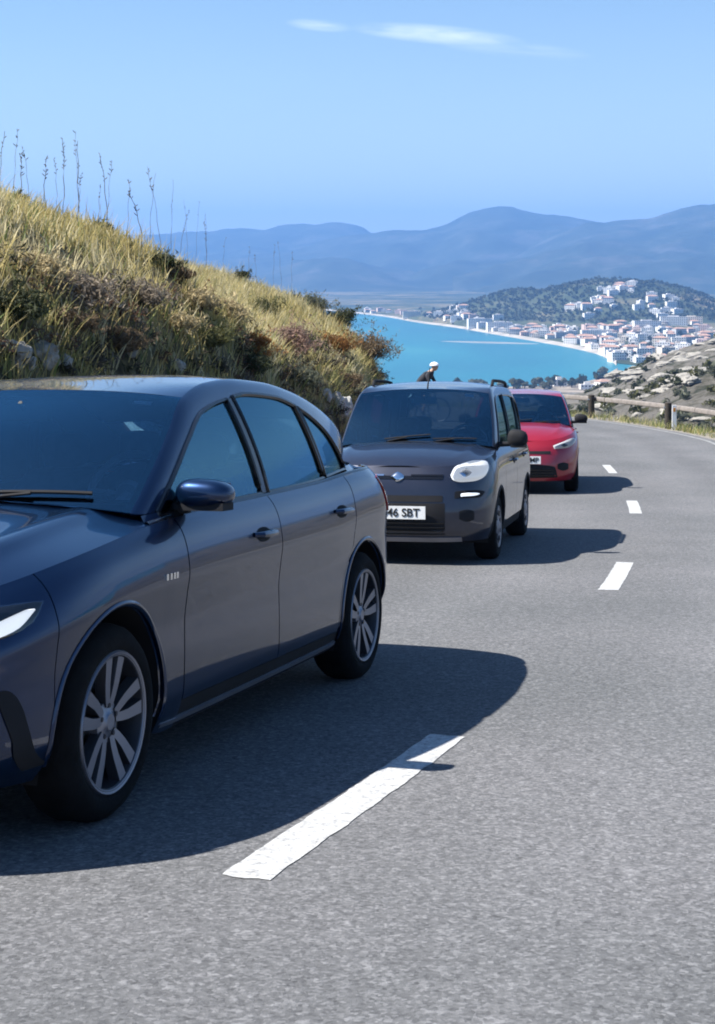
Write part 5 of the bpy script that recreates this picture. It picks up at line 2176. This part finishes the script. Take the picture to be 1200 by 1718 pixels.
# verge grass along the outside of the bend
nv_ = 9000
s_ = rng.uniform(22, 50, nv_)
o_ = HALF + .25 + np.abs(rng.normal(0, .9, nv_))
x_, y_ = road_pt(s_, o_)
z_ = road_z(y_) + pch([0, .7, 1.2, 2, 3.2, 5, 8, 13, 20], [-0.02, -.05, -.18, -.55, -1.1, -2.0, -3.6, -5.6, -8])(o_ - HALF)
tag(link('verge_grass', blades_mesh('verge_grass', np.stack([x_, y_, z_ - .03], -1), rng.uniform(.08, .34, nv_), rng.uniform(.004, .010, nv_), rng.uniform(.1, .8, nv_), rng.uniform(0, 6.28, nv_), rng.choice([0, 1, 2, 3, 3, 2], nv_), G_MATS, segs=2)), kind='stuff')

# scrub dotted over the hillside below the road: one countless mass
nb = 1500
rr_ = rng.uniform(.08, .34, nb)
YY_ = np.exp(rng.uniform(np.log(70), np.log(900), nb))
Vs, Fs, Is = [], [], []
cnt = 0
for k in range(nb):
    x, y = rr_[k] * YY_[k], YY_[k]
    if noise2(np.array(x), np.array(y), 60, 31, 3) < -.15:
        continue
    z = float(slope_z(np.array(rr_[k]), np.array(y)))
    rad = rng.uniform(.5, 1.5) * (1 + y / 700)
    nl = 46
    V, F, _ = leaf_cloud((x, y, z + rad * .3), rad, nl, rad * .26, 2000 + k, lobes=5, squash=.75)
    Vs.append(V)
    Fs.append(F + cnt)
    cnt += len(V)
    Is.append(np.full(nl, rng.integers(0, 3)))
tag(link('hillside_scrub', fast_mesh('hillside_scrub', np.concatenate(Vs), np.concatenate(Fs), [SH['dark'][0], SH['olive'][0], SH['grey'][0]], np.concatenate(Is))), kind='stuff')
# pale rock outcrops on the hillside
for k in range(120):
    r_, Y_ = rng.uniform(.17, .27), float(np.exp(rng.uniform(np.log(120), np.log(620))))
    o = boulder(r_ * Y_, Y_, float(slope_z(np.array(r_), np.array(Y_))), rng.uniform(.6, 1.6) * (Y_ / 250) ** .6, 'pale limestone outcrop on the dry slope beyond the guard rail', 40 + k, M['limestone'], (1.5, 1, .6)) if k == 0 else None
    if k == 0:
        proto_rock = o
        tag(o, None, None, 'outcrops on the dry slope')
    else:
        c_ = proto_rock.copy()
        COL.objects.link(c_)
        c_.location = (r_ * Y_, Y_, float(slope_z(np.array(r_), np.array(Y_))))
        q = rng.uniform(.6, 1.7) * (Y_ / 250) ** .5
        c_.scale = (q * rng.uniform(.8, 1.6), q, q * rng.uniform(.6, 1.1))
        c_.rotation_euler = (0, 0, rng.uniform(0, 6.28))

# ------------------------------------------------------------------ town round the bay
WALLS = [pmat('white_render', (.74, .72, .68), .85, var=.06), pmat('cream_render', (.66, .58, .47), .85, var=.06), pmat('pink_render', (.60, .44, .38), .85, var=.06), pmat('grey_render', (.46, .45, .44), .85, var=.06)]
M['roof_tile'] = pmat('roof_tile', (.36, .22, .16), .9, var=.3, vscale=.4)
M['flat_roof'] = pmat('flat_roof', (.48, .43, .39), .9, var=.2, vscale=.3)
M['far_window'] = pmat('far_window', (.035, .045, .06), .2)


def house_mesh(w, d, h, hip, storeys, wall):
    """walls with recessed window rows on the two long faces, and a hipped or flat parapet roof"""
    V, F, I = [], [], []

    def q(p, m):
        o = len(V)
        V.extend(p)
        F.append([o, o + 1, o + 2, o + 3])
        I.append(m)
    x0, x1, y0, y1 = -w / 2, w / 2, -d / 2, d / 2
    q([(x1, y0, -4), (x1, y1, -4), (x1, y1, h), (x1, y0, h)], 0)
    q([(x0, y1, -4), (x0, y0, -4), (x0, y0, h), (x0, y1, h)], 0)
    q([(x1, y1, -4), (x0, y1, -4), (x0, y1, h), (x1, y1, h)], 0)
    n = max(2, int(w / 3.2))
    sh = h / storeys
    q([(x0, y0, -4), (x1, y0, -4), (x1, y0, 0), (x0, y0, 0)], 0)
    for s in range(storeys):
        z0, z1, z2, z3 = s * sh, s * sh + sh * .28, s * sh + sh * .78, (s + 1) * sh
        q([(x0, y0, z0), (x1, y0, z0), (x1, y0, z1), (x0, y0, z1)], 0)
        q([(x0, y0, z2), (x1, y0, z2), (x1, y0, z3), (x0, y0, z3)], 0)
        cw = w / n
        for k in range(n):
            a, b = x0 + k * cw, x0 + (k + 1) * cw
            wa, wb = a + cw * .26, b - cw * .26
            q([(a, y0, z1), (wa, y0, z1), (wa, y0, z2), (a, y0, z2)], 0)
            q([(wb, y0, z1), (b, y0, z1), (b, y0, z2), (wb, y0, z2)], 0)
            q([(wa, y0 + .25, z1), (wb, y0 + .25, z1), (wb, y0 + .25, z2), (wa, y0 + .25, z2)], 2)
            q([(wa, y0, z1), (wa, y0 + .25, z1), (wa, y0 + .25, z2), (wa, y0, z2)], 0)
            q([(wb, y0 + .25, z1), (wb, y0, z1), (wb, y0, z2), (wb, y0 + .25, z2)], 0)
            q([(wa, y0, z2), (wa, y0 + .25, z2), (wb, y0 + .25, z2), (wb, y0, z2)], 0)
            q([(wa, y0 + .25, z1), (wa, y0, z1), (wb, y0, z1), (wb, y0 + .25, z1)], 0)
    e = .5
    if hip:
        rh = min(w, d) * .22
        k = min(w, d) * .45
        ax, bx = (x0 + k, x1 - k) if w > d else (0, 0)
        q([(x0 - e, y0 - e, h), (x1 + e, y0 - e, h), (bx, 0, h + rh), (ax, 0, h + rh)], 1)
        q([(x1 + e, y1 + e, h), (x0 - e, y1 + e, h), (ax, 0, h + rh), (bx, 0, h + rh)], 1)
        q([(x1 + e, y0 - e, h), (x1 + e, y1 + e, h), (bx, 0.01, h + rh), (bx, -.01, h + rh)], 1)
        q([(x0 - e, y1 + e, h), (x0 - e, y0 - e, h), (ax, -.01, h + rh), (ax, .01, h + rh)], 1)
        q([(x0 - e, y1 + e, h - .01), (x1 + e, y1 + e, h - .01), (x1 + e, y0 - e, h - .01), (x0 - e, y0 - e, h - .01)], 0)
    else:
        q([(x0, y0, h - .5), (x1, y0, h - .5), (x1, y1, h - .5), (x0, y1, h - .5)], 3)
        q([(x1 - .3, y0 + .3, h), (x0 + .3, y0 + .3, h), (x0, y0, h), (x1, y0, h)], 0)
        q([(x1, y1, h), (x0, y1, h), (x0 + .3, y1 - .3, h), (x1 - .3, y1 - .3, h)], 0)
        bx_ = w * .2
        for (p0, p1) in (((-bx_, -1.5), (bx_, -1.5)), ((bx_, -1.5), (bx_, 2)), ((bx_, 2), (-bx_, 2)), ((-bx_, 2), (-bx_, -1.5))):
            q([(p0[0], p0[1], h - .5), (p1[0], p1[1], h - .5), (p1[0], p1[1], h + 2), (p0[0], p0[1], h + 2)], 0)
        q([(-bx_, -1.5, h + 2), (bx_, -1.5, h + 2), (bx_, 2, h + 2), (-bx_, 2, h + 2)], 3)
    return fast_mesh('house', V, F, [wall, M['roof_tile'], M['far_window'], M['flat_roof']], I)


H_MESH = {}
for wi, wm in enumerate(WALLS):
    for hip in (0, 1):
        H_MESH[(wi, hip, 0)] = house_mesh(13, 10, 6.4, hip, 2, wm)
        H_MESH[(wi, hip, 1)] = house_mesh(20, 12, 9.6, hip, 3, wm)
H_MESH[(0, 0, 2)] = house_mesh(46, 15, 15, 0, 5, WALLS[0])
H_MESH[(1, 0, 2)] = house_mesh(38, 14, 12.5, 0, 4, WALLS[1])
WN = ['white', 'cream', 'pink', 'grey']


def town_z(X, D):
    r = X / D
    return float(plain_z(np.array(r), np.array(D), far_shore(np.array(r)) + 42))


used = []
n_h = 0


def put_house(X, D, key, where, group, zz=None, rz=None, gap=15, label=None):
    global n_h
    if any((X - a) ** 2 + (D - b_) ** 2 < gap * gap for a, b_ in used):
        return
    used.append((X, D))
    o = link('hotel' if key[2] == 2 else 'house', H_MESH[key])
    o.location = (X, D, (town_z(X, D) if zz is None else zz) - .1)
    o.rotation_euler = (0, 0, rng.uniform(-.5, .5) if rz is None else rz)
    roof = 'tiled roof' if key[1] else 'flat roof'
    tag(o, label or f'{WN[key[0]]} {"tiled" if key[1] else "flat-roofed"} {"block" if key[2] else "house"} {where}', 'building', group)
    n_h += 1


def pick(white=.62, big=.25):
    wi = 0 if rng.uniform() < white else int(rng.integers(1, 4))
    return (wi, int(rng.uniform() < .38), int(rng.uniform() < big))


# dense town to the right of the bay, between beach and hill
tries = 0
while n_h < 185 and tries < 9000:
    tries += 1
    px = rng.uniform(880, 1215) if rng.uniform() < .8 else rng.uniform(790, 900)
    r = float(px_r(px))
    d0 = float(far_shore(r)) + 60
    D = d0 + rng.uniform(0, 1) ** 1.2 * (2560 - d0 if px > 940 else 450)
    if D < 1650 or D > 2640 or hill_h(r * D, D) > 16:
        continue
    put_house(r * D, D, pick(), 'in the town at the right end of the bay', 'houses of the town on the bay')
# first line behind the long beach
for k in range(40):
    px = rng.uniform(735, 900)
    r = float(px_r(px))
    D = float(far_shore(r)) + rng.uniform(65, 330)
    put_house(r * D, D, pick(.7, .4), 'behind the middle of the long beach', 'houses behind the long beach')
for k in range(16):
    px = rng.uniform(600, 735)
    r = float(px_r(px))
    D = float(far_shore(r)) + rng.uniform(70, 300)
    put_house(r * D, D, pick(.4, .3), 'at the far left end of the beach', 'houses at the far end of the beach')
# hotels
for px, dd, key, lab in ((805, 95, (0, 0, 2), 'long white hotel behind the beach, leftmost of the hotels'), (838, 110, (0, 0, 2), 'white hotel behind the beach beside the leftmost hotel'), (1000, 300, (0, 0, 2), 'white apartment slab above the right end of the beach'),
                         (1085, 560, (0, 0, 2), 'white apartment slab at the foot of the wooded hill'), (1130, 640, (0, 0, 2), 'long white slab under the right flank of the wooded hill'), (1160, 660, (1, 0, 2), 'cream apartment slab under the right flank of the hill'), (690, 100, (1, 0, 2), 'cream hotel at the far left of the beach')):
    r = float(px_r(px))
    D = float(far_shore(r)) + dd if px < 1040 else 1900 + dd
    put_house(r * D, D, key, '', 'hotels along the bay', rz=rng.uniform(-.15, .15), gap=5, label=lab)
# white villas on the wooded hill
for k in range(46):
    g_ = rng.integers(0, 4)
    px = [rng.normal(968, 8), rng.normal(1000, 12), rng.uniform(1020, 1072), rng.normal(1105, 24)][g_]
    yp = [rng.normal(515, 7), rng.normal(508, 14), rng.normal(486, 5), 500 + abs(rng.normal(0, 16))][g_]
    r, e = float(px_r(px)), (HOR - yp) / F_PX
    hit = None
    for D in np.arange(2500, 3300, 8):
        if town_z(r * D, D) >= EYE + e * D:
            hit = D
            break
    if hit:
        put_house(r * hit, hit, (0, int(rng.uniform() < .2), int(rng.uniform() < .4)), 'on the wooded hill above the town', 'villas on the wooded hill', gap=9)
# the near shore, with its dark trees and a couple of white houses
for px, yp, key, lab in ((938, 636, (0, 0, 0), 'small white house on the near shore among dark trees'), (1012, 640, (0, 1, 0), 'white tiled house at the right end of the near shore'), (985, 645, (0, 0, 0), 'low white house on the near shore left of the tiled one')):
    D = float(y_D(yp + 8)) * .97
    put_house(float(px_r(px)) * D, D, key, '', 'houses on the near shore', zz=1.6, gap=4, label=lab)

TREE_MESH = []
for k in range(5):
    V, F, Lc = leaf_cloud((0, 0, 4.2), 3.4, 260, .75, 900 + k, lobes=8, squash=.85)
    mb = MB()
    mb.tube([(0, 0, -2), (.1, .1, 1.5), (0, .2, 3.6)], [.35, .28, .15], 6)
    for c_ in Lc:
        mb.tube([(0, .1, 2.2), tuple((np.array(c_) + np.array([0, .1, 2.2])) / 2), tuple(c_)], [.14, .1, .04], 4)
    mt = mb.mesh('trunk', M['twig'])
    TREE_MESH.append((fast_mesh('crown', V, F, SH[('dark', 'dark', 'olive', 'dark', 'grey')[k]], (np.arange(260) % 4 == 0).astype(int)), mt))


def tree(X, D, z, sc, where, group):
    k = int(rng.integers(0, 5))
    root = empty('tree', f'dark pine tree {where}', 'tree', (X, D, z), group)
    root.scale = (sc, sc, sc * rng.uniform(.8, 1.2))
    root.rotation_euler = (0, 0, rng.uniform(0, 6.28))
    link('crown', TREE_MESH[k][0], root)
    link('trunk', TREE_MESH[k][1], root)


for k in range(70):
    px = rng.uniform(745, 1030)
    r = float(px_r(px))
    D = float(near_shore_f(r)) * rng.uniform(.93, .985)
    tree(r * D, D, 1.5, rng.uniform(.8, 1.5), 'on the near shore of the bay', 'trees on the near shore')
for k in range(120):
    px = rng.uniform(690, 1200)
    r = float(px_r(px))
    d0 = float(far_shore(r)) + 60
    D = d0 + rng.uniform(0, 700)
    if D < 1650 or any((r * D - a) ** 2 + (D - b_) ** 2 < 81 for a, b_ in used):
        continue
    tree(r * D, D, town_z(r * D, D), rng.uniform(.8, 1.5), 'among the houses round the bay', 'trees among the houses')
# the pine wood that covers the hill
Vs, Fs, Is, cnt = [], [], [], 0
for k in range(6500):
    X, D = rng.uniform(100, 900), rng.uniform(2500, 3500)
    hh = hill_h(np.array(X), np.array(D))
    if hh < 9 or any((X - a) ** 2 + (D - b_) ** 2 < 110 for a, b_ in used[-70:]):
        continue
    rad = rng.uniform(3, 6.5)
    V, F, _ = leaf_cloud((X, D, town_z(X, D) + rad * .5), rad, 16, rad * .42, 5000 + k, lobes=5, squash=.9)
    Vs.append(V)
    Fs.append(F + cnt)
    cnt += len(V)
    Is.append(np.full(16, int(rng.uniform() < .3)))
tag(link('hill_woods', fast_mesh('hill_woods', np.concatenate(Vs), np.concatenate(Fs), [SH['dark'][0], SH['olive'][0]], np.concatenate(Is))), kind='stuff')

# every repeat gets a label that singles it out: its row counted from the water, its place along that row
ORD = ('first second third fourth fifth sixth seventh eighth ninth tenth eleventh twelfth thirteenth fourteenth fifteenth sixteenth seventeenth '
       'eighteenth nineteenth twentieth').split() + [f'{v}th' if v % 10 not in (1, 2, 3) else f'{v}{ {1: "st", 2: "nd", 3: "rd"}[v % 10]}' for v in range(21, 80)]


def relabel(group, rows, text, lone):
    obs = [o for o in COL.objects if o.get('group') == group and o.parent is None]
    obs.sort(key=lambda o: o.location.y)
    for r_ in range(rows):
        row = obs[r_ * len(obs) // rows:(r_ + 1) * len(obs) // rows]
        row.sort(key=lambda o: o.location.x / o.location.y)
        for q, o in enumerate(row):
            head = o['label'].split(' in the ')[0].split(' behind ')[0].split(' on the ')[0].split(' at the ')[0].split(' among ')[0].split(' standing ')[0].split(' round ')[0] if not lone else lone
            o['label'] = f'{head}, {ORD[q]} from the left ' + (text.format(row=ORD[r_]))


relabel('houses of the town on the bay', 9, 'in the {row} row of the bay town', None)
relabel('houses behind the long beach', 2, 'in the {row} row behind the beach', None)
relabel('houses at the far end of the beach', 1, 'at the far left beach end', None)
relabel('villas on the wooded hill', 3, 'in the {row} tier up the wooded hill', None)
relabel('trees on the near shore', 2, 'in the {row} row on the near shore', None)
relabel('trees among the houses', 4, 'in the {row} row among the bay houses', None)
relabel('dry stalks along the crest of the bank', 1, 'along the skyline of the bank', 'tall thin dry stalk')
relabel('outcrops on the dry slope', 5, 'in the {row} band of the dry slope', 'pale limestone outcrop')

# ------------------------------------------------------------------ cyclist riding up the bend
ca_, cr_ = R(29.5), RC - 1.55
cxw, cyw = 5.25 - RC + cr_ * math.cos(ca_), 34 + cr_ * math.sin(ca_)
czw = float(road_z(cyw))
heading = math.atan2(-math.cos(ca_), math.sin(ca_) * 1.0 + 1.6)      # riding towards the camera and to the right
bike = empty('bicycle', 'dark road bicycle ridden up the bend behind the grey car', 'bicycle', (cxw, cyw, czw))
bike.rotation_euler = (0, 0, heading)
M['bike'] = pmat('bike_frame', (.02, .022, .028), .25, coat=.6)
for wx in (-.50, .50):
    mb = MB()
    mb.lathe([(.330, -.012), (.342, 0), (.330, .012), (.318, 0), (.330, -.012)], 40)
    w_ = mb.build('wheel', M['rubber'], bike, loc=(wx, 0, .342))
    mb = MB()
    mb.lathe([(.318, -.010), (.300, 0), (.318, .010)], 40)
    for k in range(12):
        a = k * math.pi / 6
        mb.tube([(.015 * math.cos(a + 1), .02, .015 * math.sin(a + 1)), (.31 * math.cos(a), 0, .31 * math.sin(a))], .002, 4)
    mb.lathe([(0, .04), (.02, .035), (.02, -.035), (0, -.04)], 10)
    mb.build('rim', M['alloy'], w_)
mb = MB()
bb, st_, hd, hd2 = (-.05, 0, .28), (-.20, 0, .80), (.36, 0, .82), (.39, 0, .70)
for a, b_, r_ in ((bb, st_, .016), (st_, hd, .016), (bb, hd2, .019), (hd, hd2, .02)):
    mb.tube([a, b_], r_, 8)
for sg in (1, -1):
    mb.tube([bb, (-.50, .06 * sg, .342)], .010, 6)
    mb.tube([st_, (-.50, .06 * sg, .342)], .008, 6)
    mb.tube([hd2, (.50, .05 * sg, .342)], .012, 6)
mb.build('frame', M['bike'], bike)
mb = MB()
mb.tube([st_, (-.23, 0, .93)], .014, 8)
mb.box((-.22, 0, .95), (.26, .12, .04), taper=.8)
mb.build('saddle', M['black'], bike)
mb = MB()
mb.tube([hd, (.42, 0, .93), (.45, -.20, .93), (.53, -.21, .92), (.55, -.21, .86), (.46, -.21, .82)], .013, 7)
mb.tube([(.42, 0, .93), (.45, .20, .93), (.53, .21, .92), (.55, .21, .86), (.46, .21, .82)], .013, 7)
mb.build('handlebar', M['black'], bike)
mb = MB()
mb.lathe([(.09, -.05), (.10, -.05), (.10, -.045), (.09, -.045), (.09, -.05)], 24, c=(-.05, 0, .28))
mb.tube([(-.05, -.07, .28), (.08, -.07, .17)], .009, 6)
mb.tube([(-.05, .07, .28), (-.18, .07, .39)], .009, 6)
mb.box((.08, -.11, .17), (.09, .08, .015))
mb.box((-.18, .11, .39), (.09, .08, .015))
mb.build('crank', M['alloy'], bike)


def skin_body(name, joints, edges, radii, mats, parent=None, levels=2):
    me = bpy.data.meshes.new(name)
    me.from_pydata(joints, edges, [])
    o = bpy.data.objects.new(name + '_tmp', me)
    COL.objects.link(o)
    sk = o.modifiers.new('skin', 'SKIN')
    for v, r_ in zip(me.skin_vertices[0].data, radii):
        v.radius = r_ if hasattr(r_, '__len__') else (r_, r_)
    me.skin_vertices[0].data[0].use_root = True
    sb_ = o.modifiers.new('sub', 'SUBSURF')
    sb_.levels = levels
    dg = bpy.context.evaluated_depsgraph_get()
    out = bpy.data.meshes.new_from_object(o.evaluated_get(dg))
    bpy.data.objects.remove(o)
    out.materials.clear()
    for mm in mats:
        out.materials.append(mm)
    out.polygons.foreach_set('use_smooth', [True] * len(out.polygons))
    return link(name, out, parent)


rider = empty('person', 'cyclist in dark clothes and white helmet bent over the handlebar on the bend', 'person', (cxw, cyw, czw))
rider.rotation_euler = (0, 0, heading)
M['jersey'] = pmat('dark_jersey', (.012, .014, .022), .8)
M['skin'] = pmat('skin', (.42, .25, .17), .6)
J = [(-.20, 0, 1.00), (-.05, 0, 1.13), (.14, 0, 1.27), (.24, 0, 1.34), (.30, 0, 1.43), (.33, 0, 1.50),
     (.19, .17, 1.31), (.30, .21, 1.10), (.47, .21, .95), (.19, -.17, 1.31), (.30, -.21, 1.10), (.47, -.21, .95),
     (-.19, .10, .95), (.10, .10, .83), (-.14, .10, .46), (-.05, .11, .40), (-.17, -.10, .94), (.17, -.10, .62), (.04, -.10, .24), (.14, -.11, .18)]
Ed = [(0, 1), (1, 2), (2, 3), (3, 4), (4, 5), (3, 6), (6, 7), (7, 8), (3, 9), (9, 10), (10, 11), (0, 12), (12, 13), (13, 14), (14, 15), (0, 16), (16, 17), (17, 18), (18, 19)]
Rr_ = [.145, .14, .155, .10, .055, .06, .065, .045, .032, .065, .045, .032, .095, .065, .042, .035, .095, .065, .042, .035]
body = skin_body('body', J, Ed, Rr_, [M['jersey'], M['skin']], rider)
for p in body.data.polygons:
    c_ = p.center
    if c_.z > 1.42 or (c_.x > .38 and c_.z < 1.05 and abs(c_.y) > .15) or (c_.z < .62 and c_.z > .30 and abs(c_.y) < .2):
        p.material_index = 1
mb = MB()


def headf(u, v):
    th, ph = 2 * np.pi * u, np.pi * (v - .5)
    x = .095 * np.cos(ph) * np.cos(th)
    x = x + .012 * np.exp(-((th - 0) / .25) ** 2 - ((ph + .05) / .22) ** 2)
    return np.stack([.37 + x, .075 * np.cos(ph) * np.sin(th), 1.545 + .115 * np.sin(ph)], -1)


mb.grid(headf, 24, 16, rim=0, ref=(.37, 0, 1.545))
head = mb.build('head', M['skin'], body)
mb = MB()
mb.grid(lambda u, v: np.stack([.36 + .14 * np.cos(v * 1.62) * np.cos(2 * np.pi * u), .10 * np.cos(v * 1.62) * np.sin(2 * np.pi * u), 1.575 + .105 * np.sin(v * 1.62)], -1), 24, 10, rim=.02, ref=(.36, 0, 1.56))
mb.build('helmet', pmat('white_helmet', (.8, .8, .8), .3), rider)

# ------------------------------------------------------------------ air over the bay
hz_m = bpy.data.materials.new('haze_air')
hz_m.use_nodes = True
hn, hl = hz_m.node_tree.nodes, hz_m.node_tree.links
for q in list(hn):
    hn.remove(q)
ho = hn.new('ShaderNodeOutputMaterial')
hv = hn.new('ShaderNodeVolumePrincipled')
hv.inputs['Color'].default_value = (0.21, 0.46, 0.96, 1)
hv.inputs['Density'].default_value = HAZE
hv.inputs['Anisotropy'].default_value = 0.1
hl.new(hv.outputs[0], ho.inputs['Volume'])
mb = MB().box((0, 4500, 319), (16000, 17600, 680))
tag(mb.build('haze', hz_m, smooth=False), kind='stuff')
